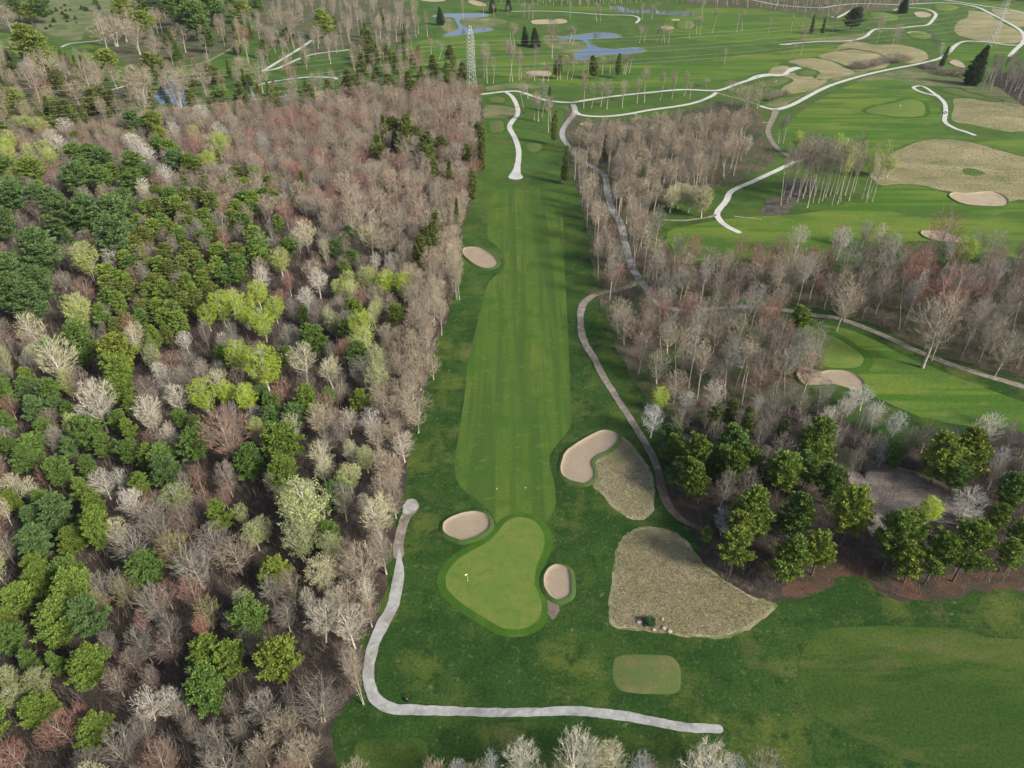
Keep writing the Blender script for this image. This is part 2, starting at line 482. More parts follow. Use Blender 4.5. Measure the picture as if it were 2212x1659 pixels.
# woodland floors
FOREST = Q('700,1760 712,1600 742,1530 775,1492 786,1400 820,1330 842,1200 858,1110 880,1020 893,920 932,800 952,722 978,645 985,560 998,500 1018,430 1028,380 1038,300 1040,215 985,196 800,214 600,240 400,256 280,272 150,300 0,290 -260,300 -420,700 -300,1300 -300,1760')
W1 = Q('1222,235 1262,262 1380,262 1470,243 1560,222 1622,232 1652,262 1650,300 1680,335 1640,372 1560,405 1500,425 1425,452 1405,520 1440,590 1520,640 1640,664 1735,690 1755,740 1735,800 1745,850 1700,880 1600,900 1530,880 1450,905 1390,850 1340,760 1310,690 1285,600 1270,500 1252,420 1225,340')
W2 = Q('1455,575 1560,590 1680,570 1800,590 1950,575 2060,565 2212,575 2330,600 2330,860 2190,812 2060,778 1975,742 1900,708 1800,672 1690,655 1560,640 1470,620')
W3 = Q('1432,935 1500,905 1600,905 1720,880 1790,885 1900,950 2000,965 2212,930 2330,930 2330,1270 2150,1262 2030,1296 1930,1292 1850,1240 1790,1255 1700,1300 1600,1285 1530,1235 1505,1170 1470,1110 1448,1040')
sheet('forest_floor', outline(FOREST, 2.5, 1.6), Z + -0.010, M['litter'], 'brown leaf litter under the wood left of the long fairway', 'forest floor')
sheet('forest_floor', outline(W1, 2.5, 1.8), Z + -0.009, M['litter_green'], 'thin litter and grass under the bare wood right of the long fairway', 'forest floor')
sheet('forest_floor', outline(W2, 2.5, 1.8), Z + -0.008, M['litter_green'], 'shaded litter under the trees along the right hand gravel track', 'forest floor')
sheet('forest_floor', outline(W3, 2.0, 1.6), Z + -0.007, M['litter'], 'dark litter under the clump of pines at the lower right', 'forest floor')
sheet('forest_floor', outline(Q('-200,165 60,120 200,145 240,190 330,180 345,235 300,262 150,292 -200,292'), 3, 2), Z + -0.006, M['litter_green'], 'litter under the tree belt at the far left', 'forest floor')
sheet('forest_floor', outline(Q('240,60 300,20 420,10 500,60 500,100 420,128 330,150 300,150 240,110'), 4, 3), Z + -0.005, M['litter_green'], 'litter under the trees between the two far left paths', 'forest floor')
sheet('forest_floor', outline(Q('-300,0 60,0 140,-20 150,20 110,58 60,72 -40,60 -300,60'), 4, 3), Z + -0.004, M['litter_green'], 'pale grass and litter under the trees in the far left corner', 'forest floor')
sheet('forest_floor', outline(Q('560,-20 700,-25 840,-10 900,40 880,90 760,100 700,120 640,100 560,90'), 4, 3), Z + -0.003, M['litter_green'], 'litter under the far wood left of the dark pond', 'forest floor')
sheet('forest_floor', outline(Q('1480,-25 1640,-20 1900,-22 2050,-20 2000,5 1850,28 1700,26 1560,14 1480,6'), 5, 3), Z + -0.002, M['litter_green'], 'tan litter under the far row of trees beside the top path', 'forest floor')
sheet('forest_floor', outline(Q('2110,178 2160,160 2330,140 2330,260 2212,232 2140,205 2080,180 1990,150 2000,138'), 3, 1.5), Z + -0.001, M['litter'], 'dark brushy floor beside the big spruce', 'forest floor')
sheet('needle_floor', outline(T(8, '900,1060 1050,1040 1180,1080 1280,1200 1500,1260 1800,1240 2212,1210 2300,1290 2150,1330 1900,1330 1850,1360 1700,1400 1450,1380 1300,1330 1150,1260 1000,1260 900,1340 700,1390 640,1340 700,1250 850,1180'), 1.2, 1.6, .5), Z + .006, M['needles'], 'rust red needle litter at the front of the pine clump', 'forest floor')
sheet('needle_floor', outline(T(7, '2075,640 2130,660 2200,760 2320,820 2400,900 2330,930 2200,880 2110,800 2065,720'), 1.0, 0.5), Z + .006, M['needles'], 'red brown dirt beside the path where it enters the pines', 'forest floor')
sheet('gravel_scrape', outline(T(8, '1080,560 1200,590 1400,640 1560,700 1740,740 1900,790 1950,850 1900,930 1700,900 1500,880 1330,930 1230,990 1190,900 1200,780 1180,700 1100,650'), 1.5, 0.7), Z + .010, M['gravel'], 'grey gravelly clearing among the pines at the lower right', 'clearing')
sheet('sandy_scrape', outline(T(8, '430,370 480,362 560,400 610,440 590,470 560,500 520,505 480,450'), 1, 0.4), Z + .010, M['sand_far'], 'small bare sandy bank between two of the lower right pines', 'clearing')
sheet('marsh', outline(T(5, '560,40 640,30 700,-60 820,-90 880,-20 820,30 740,70 680,130 620,160 560,140 500,150') + [], 2, 1), Z + .006, M['marsh'], 'dark wet mud under the slim trees above the right fairway', 'marsh')
sheet('marsh', outline(T(2, '640,1180 700,1150 780,1160 860,1200 840,1260 740,1280 660,1250'), 2, 1), Z + .008, M['marsh'], 'purplish puddled mud among the slim birches', 'marsh')

# dull meadow patches
for i, (o, s, lab) in enumerate([
    (2, '1130,520 1300,475 1480,445 1600,455 1800,470 1900,520 2050,570 2212,690 2350,760 2350,700 2350,850 2212,735 2060,655 1880,600 1700,560 1600,556 1500,552 1300,562 1200,545', 'dull dry meadow between the gravel road and the looped path'),
    (2, '540,672 600,640 750,622 900,545 1060,480 1180,455 1180,475 1000,525 850,590 740,640 640,690 560,692', 'rank grass in the ditch beside the long gravel road'),
    (2, '620,225 780,230 980,240 1200,215 1180,250 1000,266 780,262 640,262', 'worn tan strip above the path end near the red maple'),
    (0, '350,-10 800,-20 870,60 700,120 560,200 520,260 400,250 250,190 250,130 330,90', 'pale hillside meadow dotted with small dark shrubs'),
    (1, '930,690 1000,680 1120,700 1125,740 1080,760 1000,765 930,760', 'rough tan strip between the two small tees'),
    (1, '1090,540 1200,520 1330,525 1340,560 1200,575 1100,570 1000,585 940,580 960,560', 'tan worn grass above the white path bend'),
    (1, '650,120 700,118 745,150 750,190 700,215 660,190 640,150', 'tan bank left of the dark pond'),
    (1, '800,122 900,115 1000,118 1080,140 1000,165 930,178 850,186 800,165 785,140', 'tan bank right of the dark pond'),
    (1, '1310,235 1400,225 1410,250 1500,262 1575,270 1590,300 1550,322 1480,345 1420,330 1340,300', 'dry bank left of the winding pond'),
    (8, '1100,560 950,540 900,470 960,420 1060,420 1200,460 1300,560 1200,590', 'brushy tan slope above the gravel clearing'),
]):
    sheet('meadow', outline(T(o, s), 2.5, 1.6), Z + .004 + .001 * i, M['meadow'], lab, 'meadow')

# mown fairways
sheet('fairway', outline(Q('1070,414 1100,410 1160,409 1200,418 1215,450 1218,520 1222,620 1227,720 1231,829 1234,913 1217,943 1191,976 1187,1003 1194,1030 1200,1063 1199,1096 1180,1126 1150,1140 1100,1140 1072,1130 1057,1103 1024,1076 997,1053 984,1030 982,996 991,940 1001,873 1007,829 1011,781 1031,698 1051,621 1066,600 1087,582 1090,558 1071,530 1054,515 1052,481 1057,435'), 1.5, 0.12), Z + .020, M['fairway'], 'long striped fairway running up the middle between the woods', 'fairway')
FW = [
    ('1440,505 1500,485 1600,470 1700,465 1800,450 1885,412 1920,402 1990,403 2050,418 2165,432 2212,440 2330,450 2330,590 2212,560 2100,540 1980,520 1850,545 1700,560 1560,560 1480,560', 'bright fairway sweeping across the right below the large bunker', 'fairway_far'),
    ('1765,705 1850,718 1960,772 2060,812 2212,870 2330,910 2330,960 2212,935 2100,922 1990,900 1900,862 1868,850 1850,820 1790,810 1760,760', 'fairway below the right hand gravel track', 'fairway_far'),
    ('1700,270 1760,222 1850,180 1950,175 1990,205 2030,235 2040,280 2110,300 2212,300 2330,310 2330,345 2212,335 2130,314 2040,298 1960,310 1890,340 1850,345 1780,322 1700,290', 'bright green slope round the far right putting green', 'fairway_far'),
    ('1062,172 1060,130 1120,112 1250,135 1330,140 1480,138 1600,120 1700,108 1790,97 1832,100 1790,118 1700,130 1670,148 1600,166 1480,182 1350,190 1200,184', 'broad fairway in front of the winding pond', 'fairway_far'),
    ('1490,20 1560,18 1660,22 1760,42 1800,60 1800,76 1740,84 1640,92 1560,92 1480,84 1440,70 1440,40', 'far fairway with scattered slim trees', 'fairway_far'),
    ('905,90 980,78 1060,66 1105,72 1110,100 1060,118 1000,130 930,158 870,160 850,130', 'fairway between the transmission tower and the dark pond', 'fairway_far'),
    ('1000,8 1110,6 1240,12 1400,20 1470,24 1480,32 1380,30 1240,24 1110,20 1010,22', 'strip of fairway at the top beyond the thin path', 'fairway_far'),
    ('-200,75 40,75 80,95 130,112 195,96 200,125 150,140 60,148 0,160 -200,170', 'dark green fairway at the far left edge', 'fairway_far'),
    ('330,160 420,150 500,125 560,128 560,150 480,175 420,182 340,200', 'grass between the far left pond and the curved path', 'fairway_far'),
    ('2100,5 2180,8 2330,40 2330,60 2212,30 2120,20', 'top right grass beyond the outer road', 'fairway_far'),
    ('2030,85 2080,96 2140,96 2200,106 2180,125 2150,120 2100,140 2050,150 2030,130', 'grass left of the big spruce', 'fairway_far'),
]
for i, (s, lab, mk) in enumerate(FW):
    sheet('fairway', outline(Q(s), 2.5, 0.6), Z + .020 + .003 * i, M[mk], lab, 'fairway')
sheet('fairway', outline(T(11, '2500,440 2212,410 1950,395 1780,345 1300,325 950,345 830,420 765,520 755,620 790,750 830,860 950,960 1200,1080 1500,1200 2000,1300 2500,1330'), 1.5, 0.15), Z + .024, M['fairway_dark'], 'broad dark fairway end filling the lower right corner', 'fairway')

# dry native grass
NAT = [
    (7, '1795,345 1880,410 1960,520 2000,620 2015,720 2000,810 1950,860 1880,865 1820,830 1760,770 1710,710 1655,668 1648,630 1660,570 1645,520 1680,482 1755,446 1800,392', 'native', 'tan grass mound wrapped by the kidney shaped bunker', .35),
    (7, '1900,955 1990,940 2080,945 2160,975 2240,1040 2300,1120 2420,1240 2560,1330 2680,1400 2812,1435 2712,1510 2600,1585 2460,1635 2320,1625 2212,1622 2080,1605 1940,1590 1790,1565 1750,1500 1755,1380 1780,1200 1800,1080 1840,1000', 'native', 'large tan native grass patch in front of the pines', .25),
    (2, '1250,1060 1300,1030 1350,1000 1450,955 1550,915 1680,905 1800,912 1950,945 2100,990 2212,1020 2450,1080 2450,1330 2212,1290 2100,1300 1980,1250 1800,1245 1700,1235 1560,1200 1400,1190 1280,1195 1230,1120', 'native_far', 'wide tan slope above the large right hand bunker', .3),
    (2, '1760,650 1800,640 1900,642 2060,655 2212,690 2400,730 2400,880 2212,850 2100,850 1950,820 1850,800 1770,790 1750,760 1765,700', 'native_far', 'tan native patch right of the path with the golf cart', .3),
    (2, '1860,70 1930,75 1990,95 2050,140 2150,190 2195,230 2180,270 2100,280 1950,268 1800,230 1765,190 1790,140 1850,110', 'native_far', 'large tan patch inside the bend of the top right road', .3),
    (2, '2000,60 2100,65 2212,85 2212,165 2150,165 2080,130', 'native_far', 'tan patch between the two top right roads', .3),
    (2, '885,365 1000,330 1090,315 1200,330 1300,360 1335,400 1300,440 1150,460 1100,440 1000,400', 'native_far', 'greyish tan patch behind the leafless brush', .3),
    (2, '690,400 760,380 850,378 950,395 1050,440 1110,465 1060,490 1000,500 900,520 872,512 880,470 820,440 770,430 740,415', 'native_far', 'golden patch right of the white path end', .3),
    (2, '560,470 600,430 680,430 690,455 640,475 570,487', 'native_far', 'small golden patch above the white path', .25),
    (2, '652,482 750,475 820,490 860,512 930,522 880,560 760,600 640,600 660,560 692,530', 'native_far', 'golden bank in front of the tee with the golfers', .3),
    (2, '990,330 1080,270 1250,290 1400,290 1530,320 1580,350 1575,385 1480,410 1330,380 1250,345 1100,320', 'native_far', 'brownish reedy ground left of the small stream', .3),
]
for i_, (o, s, mk, lab, sk) in enumerate(NAT):
    e_ = outline(T(o, s), .8 if o == 7 else 1.5, 0.0)
    ne_ = normals(e_); e_ = e_ + ne_ * np.array([[.25 + .9 * noise.noise((p[0] * .35, p[1] * .35, 1)) + .8 * noise.noise((p[0] * 1.3, p[1] * 1.3, 4))] for p in e_])
    sheet('ragged_grass_edge', e_, .040 + .001 * i_, M['meadow'], 'ragged thinning edge round the ' + lab, 'grass edge')
    sheet('native_grass', outline(T(o, s), 1.0 if o == 7 else 1.6, 0.6, .3), .06, M[mk], lab, 'native grass', skirt=sk * 2)
sheet('meadow', outline(T(2, '1820,1100 1870,1090 1930,1105 1960,1125 1900,1140 1830,1130'), 2, 1), .066, M['fairway_far'], 'small green patch in the wide tan slope', 'grass patch')
sheet('bare_patch', outline(T(10, '1330,150 1385,172 1412,200 1405,245 1370,285 1345,250 1328,210'), .6, .3), Z + .03, M['soil'], 'pinkish bare soil below the small round bunker', 'bare soil')

# greens, collars and tees
GREEN = Q('1110,1119 1130,1118 1154,1126 1171,1146 1177,1170 1172,1192 1162,1215 1156,1240 1156,1264 1167,1292 1170,1318 1160,1341 1137,1356 1110,1360 1084,1356 1054,1339 1004,1308 970,1278 963,1258 966,1238 984,1213 1014,1193 1054,1170 1074,1150 1090,1130')
g = outline(GREEN, 0.8)
gn = normals(g)
sheet('green_collar', g + gn * 1.25, .05, M['collar'], 'darker mown collar ringing the nearest putting green', 'green collar', skirt=0.5)
sheet('putting_green', g, .056, M['green'], 'nearest putting green, bean shaped with a white flag', 'putting green')
FLAT = [
    ('putting_green', 2, '1190,720 1250,690 1380,665 1430,648 1500,645 1550,665 1570,700 1565,740 1520,755 1400,758 1300,745 1230,735', 'green', 'pale far putting green with a white flag, inside the looped path', 'putting green'),
    ('putting_green', 5, '800,870 860,890 920,925 1000,950 1080,1000 1150,1050 1168,1090 1140,1130 1080,1140 950,1135 880,1100 800,1050', 'green', 'putting green partly hidden by bare trees below the right track', 'putting green'),
    ('tee', 2, '755,470 800,455 850,460 862,475 820,490 770,488', 'tee', 'small oval tee at the end of the white path', 'tee'),
    ('tee', 2, '450,545 520,525 600,505 670,508 690,522 650,545 590,560 520,560', 'tee', 'tee with the four golfers standing on it', 'tee'),
    ('tee', 1, '960,635 1000,625 1050,635 1058,650 1040,665 980,662', 'tee', 'small oval tee inside the first bend of the white path', 'tee'),
    ('tee', 1, '968,790 1010,783 1045,790 1050,845 1010,858 970,850', 'tee', 'square tee left of the winding white path', 'tee'),
    ('tee', 1, '1205,935 1240,928 1285,932 1295,960 1270,980 1215,978', 'tee', 'small tee right of the winding white path', 'tee'),
    ('tee', 10, '1790,540 1850,525 1950,522 2060,524 2130,530 2165,560 2182,600 2187,660 2180,725 2140,752 2020,752 1900,745 1810,725 1778,660 1775,590', 'tee', 'rounded square tee below the large tan grass patch', 'tee'),
    ('tee', 10, '120,1080 200,1066 280,1060 400,1058 480,1062 530,1090 550,1150 550,1300 400,1400 100,1400 90,1200', 'fairway_dark', 'dark tee at the bottom left of the front path', 'tee'),
    ('tee', 10, '1240,1060 1300,1040 1400,1045 1430,1070 1430,1180 1380,1215 1260,1210 1235,1150', 'fairway_dark', 'dark tee hidden behind the bottom row of bare trees', 'tee'),
    ('putting_green', 2, '1220,85 1280,78 1350,90 1400,115 1360,135 1290,130 1230,110', 'green', 'far putting green beside the broad dark conifer', 'putting green'),
    ('putting_green', 2, '1470,215 1520,205 1590,215 1610,240 1560,255 1490,240', 'green', 'far putting green right of the brown trees', 'putting green'),
    ('putting_green', 2, '1640,30 1720,28 1790,45 1760,65 1700,75 1650,60', 'green', 'far putting green above the large tan patch', 'putting green'),
    ('tee', 2, '1680,580 1760,570 1850,600 1960,630 2060,650 2000,655 1900,638 1780,615', 'tee', 'long mown strip above the tan patch', 'tee'),
    ('putting_green', 2, '-30,140 20,135 70,150 75,175 30,190 -30,180', 'green', 'far pale green on the tree dotted fairway', 'putting green'),
    ('putting_green', 0, '930,690 1000,665 1080,690 1060,715 980,735 920,720', 'green', 'far left putting green by the dark pond', 'putting green'),
]
for i, (nm, o, s, mk, lab, cat) in enumerate(FLAT):
    oo = outline(T(o, s), 1.2, 0.1)
    near = i in (7, 8, 9)
    if not near: sheet('green_collar' if nm != 'tee' else 'tee_bank', oo + normals(oo) * 3.0, .072 + .001 * i, M['collar'], 'darker grass bank round the ' + lab.split(' with')[0].split(',')[0], 'grass bank')
    sheet(nm, oo, .090 + .002 * i if not near else .055, M[mk], lab, cat, skirt=.4)

# ------------------------------------------------------------------ bunkers: a turf lip, then sand falling to a floor
def bunker(pts, lab, far=False, lip=.5, step=.8):
    o2 = outline(pts, step, 0.12, 0.5)
    n = len(o2); nn = normals(o2)
    V = []
    for off, z in ((1.0, .003), (.45, lip * .8), (0.0, lip)):
        V += [(p[0] + q[0] * off, p[1] + q[1] * off, z) for p, q in zip(o2, nn)]
    Fc = [(k * n + i, k * n + (i + 1) % n, (k + 1) * n + (i + 1) % n, (k + 1) * n + i) for k in range(2) for i in range(n)]
    root = link('sand_bunker', None) if False else empty('sand_bunker', (0, 0, 0))
    tag(root, lab, 'bunker', kind='structure')
    link('turf_lip', mesh_np('turf_lip', V, [np.array(Fc)], [M['lip']], smooth=True), root)
    V = []
    for off, z in ((0.0, lip + .002), (-.25, lip * .45), (-.8, .13), (-1.5, .10)):
        V += [(p[0] + q[0] * off, p[1] + q[1] * off, z) for p, q in zip(o2, nn)]
    Fq = [(k * n + i, k * n + (i + 1) % n, (k + 1) * n + (i + 1) % n, (k + 1) * n + i) for k in range(3) for i in range(n)]
    inner = [V[3 * n + i] for i in range(n)]
    tri = np.array(fill(inner, 0)) + 3 * n
    Va = np.array(V); nr = np.cross(Va[tri[:, 1]] - Va[tri[:, 0]], Va[tri[:, 2]] - Va[tri[:, 0]])[:, 2]
    tri[nr < 0] = tri[nr < 0][:, ::-1]
    link('sand', mesh_np('sand', V, [np.array(Fq), tri], [M['sand_far' if far else 'sand']]), root)


bunker(Q('957,1139 964,1126 991,1113 1024,1107 1047,1113 1058,1126 1056,1143 1037,1158 1004,1169 977,1163 961,1153'), 'oval bunker on the left of the nearest putting green')
bunker(Q('1204,1222 1224,1229 1232,1244 1234,1268 1231,1288 1211,1298 1194,1294 1181,1278 1175,1261 1176,1244 1186,1229'), 'small round bunker on the right of the nearest putting green')
bunker(Q('1214,996 1224,976 1257,953 1297,933 1321,934 1334,943 1333,956 1317,973 1291,986 1279,1000 1284,1020 1281,1036 1264,1046 1237,1041 1217,1030 1211,1013'), 'large kidney shaped bunker right of the long fairway')
bunker(Q('1000,541 1010,536 1035,537 1060,550 1072,562 1076,570 1066,579 1050,581 1030,575 1012,562 1002,552'), 'bunker at the left edge of the long fairway by two pale trunks')
bunker(T(5, '1725,25 1760,8 1850,12 1950,2 2020,5 2080,30 2105,60 2100,85 2050,97 1900,92 1820,80 1760,55'), 'large pale bunker cut into the wide tan slope', True)
bunker(T(5, '1545,260 1600,255 1700,262 1760,285 1830,310 1850,330 1750,330 1650,320 1560,290'), 'bunker half hidden by the reddish trees on the right', False)
bunker(T(8, '740,-55 790,-100 880,-75 950,-82 1040,-80 1110,-60 1150,-30 1172,0 1168,40 1110,50 1060,30 980,10 880,14 790,8'), 'bunker below the half hidden putting green', False)
for s, lab, o in [
    ('1230,142 1250,132 1330,128 1370,134 1400,125 1450,128 1465,145 1420,155 1330,158 1250,158', 'two lobed far bunker below the thin path', 1),
    ('820,10 860,3 920,20 942,38 900,42 850,30', 'far bunker above the dark pond', 1),
    ('520,0 590,-8 660,-4 668,8 600,13 540,8', 'far bunker at the top edge left of the pond', 1),
    ('1200,472 1260,462 1350,465 1365,485 1330,500 1230,500', 'bunker among slim trees left of the winding pond', 1),
    ('2070,178 2110,172 2155,178 2150,190 2100,194', 'small far bunker right of the winding pond', 1),
    ('2140,127 2190,125 2195,134 2150,136', 'tiny far bunker beyond the slim trees', 1),
    ('1550,802 1600,795 1640,803 1620,818 1560,818', 'small reddish bunker behind the bare wood', 1),
    ('1800,818 1850,812 1900,825 1895,840 1840,842', 'small pale bunker behind the bare wood', 1),
    ('1730,402 1770,390 1820,412 1830,440 1790,435 1745,418', 'bunker left of the big dark spruce', 2),
    ('1450,212 1500,205 1560,212 1580,225 1500,222', 'thin far bunker above a right hand green', 2),
    ('1760,588 1790,580 1820,590 1805,606 1770,608', 'small bunker below the far left forked paths', 0),
    ('2025,610 2080,595 2140,612 2125,640 2060,645', 'tan bunker at the end of the far left forked paths', 0),
    ('820,735 870,728 930,740 920,762 850,765', 'far left bunker below the pale round tree', 0),
    ('1105,715 1150,700 1210,705 1205,730 1150,735', 'far left bunker beside the dark pond', 0),
    ('1500,85 1550,78 1610,92 1590,112 1530,112', 'far bunker inside the hairpin path', 2),
]:
    bunker(T(o, s), lab, True, .3, 1.5)

# ------------------------------------------------------------------ water
def pond(pts, lab, jit=.5):
    o2 = outline(pts, 1.5, jit, .3); n = len(o2); nn = normals(o2)
    root = empty('pond', (0, 0, 0)); tag(root, lab, 'pond', kind='structure')
    V = []
    for off, z in ((1.8, .08), (.7, .32), (0, .24), (-.5, .10)):
        V += [(p[0] + q[0] * off, p[1] + q[1] * off, z) for p, q in zip(o2, nn)]
    Fc = [(k * n + i, k * n + (i + 1) % n, (k + 1) * n + (i + 1) % n, (k + 1) * n + i) for k in range(3) for i in range(n)]
    link('bank', mesh_np('bank', V, [np.array(Fc)], [M['meadow']], smooth=True), root)
    tri = np.array(fill(o2, 0)); V = [(p[0], p[1], .13) for p in o2]
    Va = np.array(V); nr = np.cross(Va[tri[:, 1]] - Va[tri[:, 0]], Va[tri[:, 2]] - Va[tri[:, 0]])[:, 2]
    tri[nr < 0] = tri[nr < 0][:, ::-1]
    link('water', mesh_np('water', V, [tri], [M['water']]), root)


pond(T(1, '590,105 640,92 740,87 900,88 960,97 930,110 850,116 790,120 768,140 790,165 850,190 900,182 950,178 982,188 940,205 850,216 780,226 720,236 665,236 670,220 720,207 755,192 762,170 745,150 735,122 700,114 620,114'), 'dark hooked pond behind the transmission tower')
pond(T(1, '1405,240 1500,230 1570,222 1650,213 1730,213 1790,222 1803,238 1760,248 1650,250 1605,258 1612,280 1650,302 1720,316 1800,318 1900,308 1955,315 1962,332 1900,345 1800,355 1700,360 1640,370 1580,392 1530,390 1510,365 1515,340 1560,325 1592,310 1590,288 1560,262 1500,254 1420,252'), 'blue winding pond narrowed by a grassy spit')
pond(T(1, '1745,47 1790,40 1850,55 1900,68 2000,66 2100,74 2240,84 2300,92 2240,104 2100,94 1950,84 1850,82 1770,66'), 'long thin pond at the top behind slim trees')
pond(T(0, '1005,630 1030,565 1055,510 1110,505 1170,550 1212,610 1205,690 1150,690 1130,668 1060,675 1020,660'), 'small dark pond half hidden by bare trees at the far left')
def stream(o, s, wd, lab):
    c = [np.array(G(*p[:2])) for p in catmull(T(o, s), False, 5)]
    c = np.array(c); t = np.gradient(c, axis=0); t /= np.linalg.norm(t, axis=1, keepdims=True); nn = np.stack([-t[:, 1], t[:, 0]], 1)
    V = [(*(p + q * wd), .105) for p, q in zip(c, nn)] + [(*(p - q * wd), .105) for p, q in zip(c, nn)]
    n = len(c)
    o_ = link('stream', mesh_np('stream', V, [np.array([(n + i, n + i + 1, i + 1, i) for i in range(n - 1)])], [M['marsh']]))
    tag(o_, lab, 'stream', kind='structure')
stream(2, '1595,205 1615,235 1640,260 1660,285 1665,300', 1.6, 'short dark stream left of the far right road')
stream(2, '560,655 600,630 640,610 680,600', 1.2, 'dark ditch water beside the brown brush')
stream(2, '130,1160 200,1100 260,1060 310,1020', 1.4, 'shadowed ditch along the right edge of the bare wood')

# ------------------------------------------------------------------ paths
PZ = [.100]


def path(pts, wds, lab, mk=None, name='path', jit=.16, close_end=True):
    if mk is None: mk = 'path' if max(p[1] for p in pts) > 520 else 'path_white'
    P_ = [(p[0], p[1]) for p in pts]
    if not hasattr(wds, '__len__'): wds = [wds] * len(P_)
    c3 = catmull([(*p, w_) for p, w_ in zip(P_, wds)], False, 8)
    c = np.array([G(p[0], p[1]) for p in c3]); wd = np.array([p[2] for p in c3])
    # resample
    d = np.r_[0, np.cumsum(np.linalg.norm(np.diff(c, axis=0), axis=1))]
    n = max(4, int(d[-1] / .8)); s = np.linspace(0, d[-1], n)
    c = np.stack([np.interp(s, d, c[:, 0]), np.interp(s, d, c[:, 1])], 1); wd = np.interp(s, d, wd)
    t = np.gradient(c, axis=0); t /= np.linalg.norm(t, axis=1, keepdims=True) + 1e-9
    nn = np.stack([-t[:, 1], t[:, 0]], 1)
    j1 = np.array([noise.noise((q * .5, 3.3, PZ[0] * 50)) + .6 * noise.noise((q * 1.1, 3.3, 5.0)) for q in s]) * jit
    j2 = np.array([noise.noise((q * .5, 7.7, PZ[0] * 50)) + .6 * noise.noise((q * 1.7, 9.3, 5.0)) for q in s]) * jit
    L = c + nn * (wd / 2 + j1)[:, None]; Rr = c - nn * (wd / 2 + j2)[:, None]
    # rounded ends
    z = PZ[0]; PZ[0] += .004
    V = [(*p, z) for p in L] + [(*p, z) for p in c] + [(*p, z) for p in Rr]
    Fq = []
    for i in range(n - 1):
        Fq += [(n + i, n + i + 1, i + 1, i), (2 * n + i, 2 * n + i + 1, n + i + 1, n + i)]
    tri = []
    for e, sg in ((0, -1), (n - 1, 1)):
        k0 = len(V); kk = 6
        for a in range(1, kk):
            th = math.pi * a / kk
            V.append((*(c[e] + nn[e] * math.cos(th) * wd[e] / 2 + t[e] * sg * math.sin(th) * wd[e] / 2), z))
        ring = [e] + [k0 + a for a in range(kk - 1)] + [2 * n + e]
        for a, b_ in zip(ring[:-1], ring[1:]): tri.append((n + e, b_, a) if sg < 0 else (n + e, a, b_))
    tri = np.array(tri)
    Va = np.array(V); nr = np.cross(Va[tri[:, 1]] - Va[tri[:, 0]], Va[tri[:, 2]] - Va[tri[:, 0]])[:, 2]
    tri[nr < 0] = tri[nr < 0][:, ::-1]
    o = link(name, mesh_np(name, V, [np.array(Fq), tri], [M[mk]]))
    return tag(o, lab, 'path', kind='structure')


path(Q('889,1094 884,1106 874,1123 866,1150 860,1180 861,1200'), [3.8, 3.0, 2.3, 2.3, 2.3, 2.3], 'worn brown upper end of the front cart path with a pale rounded turning spot', 'path_dirt')
path(Q('888,1088 886,1096 881,1104'), [3.2, 3.8, 2.6], 'pale round gravel spot ending the front cart path')
path(Q('862,1190 862,1225 859,1261 847,1311 824,1354 807,1394 797,1444 799,1484 815,1514 847,1531 887,1534 971,1536 1071,1540 1171,1538 1254,1536 1337,1546 1404,1557 1475,1571 1552,1575'),
     [.6, 1.8, 2.5, 2.5, 2.6, 2.3, 2.1, 2.1, 2.2, 2.2, 2.0, 1.8, 1.7, 1.7, 1.8, 1.8, 1.8, 1.8, 1.7], 'pale front cart path curving round below the nearest green')
path(Q('1238,226 1242,243 1227,263 1215,283 1217,300 1234,323 1257,347 1290,367 1307,383 1312,415 1322,452 1340,482 1350,525 1364,572 1380,602 1407,635 1430,662 1475,670 1520,668 1575,664 1640,665'),
     [3.5, 3.5, 3.2, 3.2, 3, 3, 3, 3, 3, 3.2, 3.2, 3.2, 3, 3, 3, 2.8, 2.6, 2.5, 2.3, 2.3, 2.3], 'grey track threading down through the bare wood')
path(Q('1630,665 1675,668 1715,673 1758,681 1808,688 1851,702 1908,725 1975,756 2041,783 2108,805 2191,830 2330,872'), 2.6, 'gravel track running off to the lower right past the big bare tree', 'path_dirt')
path(Q('1385,605 1354,621 1320,630 1287,637 1264,652 1255,672 1254,692 1257,722 1267,748 1284,775 1297,802 1313,829 1334,863 1360,903 1387,946 1410,986 1424,1023'),
     [2.2, 2.4, 2.4, 2.4, 2.6, 2.6, 2.2, 2.4, 2.4, 2.2, 2.2, 2.1, 2.0, 2.0, 2.0, 2.0, 1.8], 'worn two rut track along the right of the long fairway', 'path_dirt')
path(Q('1422,1018 1430,1056 1440,1086 1460,1113 1485,1130 1520,1145'), [1.9, 2.2, 2.2, 2.0, 1.6, 1.2], 'reddish dirt track slipping under the pines', 'path_red')
path(Q('1040,204 1065,201 1091,198 1121,198 1154,209 1181,217 1214,221 1241,221 1271,216 1337,207 1404,200 1474,194 1541,196 1565,192 1591,182 1625,171'), 3.2, 'white path crossing behind the long fairway to the junction')
path(Q('1620,172 1640,165 1661,162 1680,163 1700,160'), [3.5, 6.5, 7.5, 6, 3.4], 'white path widening beside the golfers')
path(Q('1695,160 1720,153 1740,150'), [3.4, 6.0, 7.0], 'white rounded end of the path by the oval tee') if False else None
path(Q('1690,162 1698,158 1706,153 1714,149 1722,147'), [3.2, 3.2, 4.6, 6.6, 6.8], 'white rounded end of the path by the oval tee')
path(Q('1242,240 1257,249 1304,252 1354,247 1404,238 1474,228 1508,220 1535,209 1548,200'), 3.0, 'lower white loop path meeting the junction')
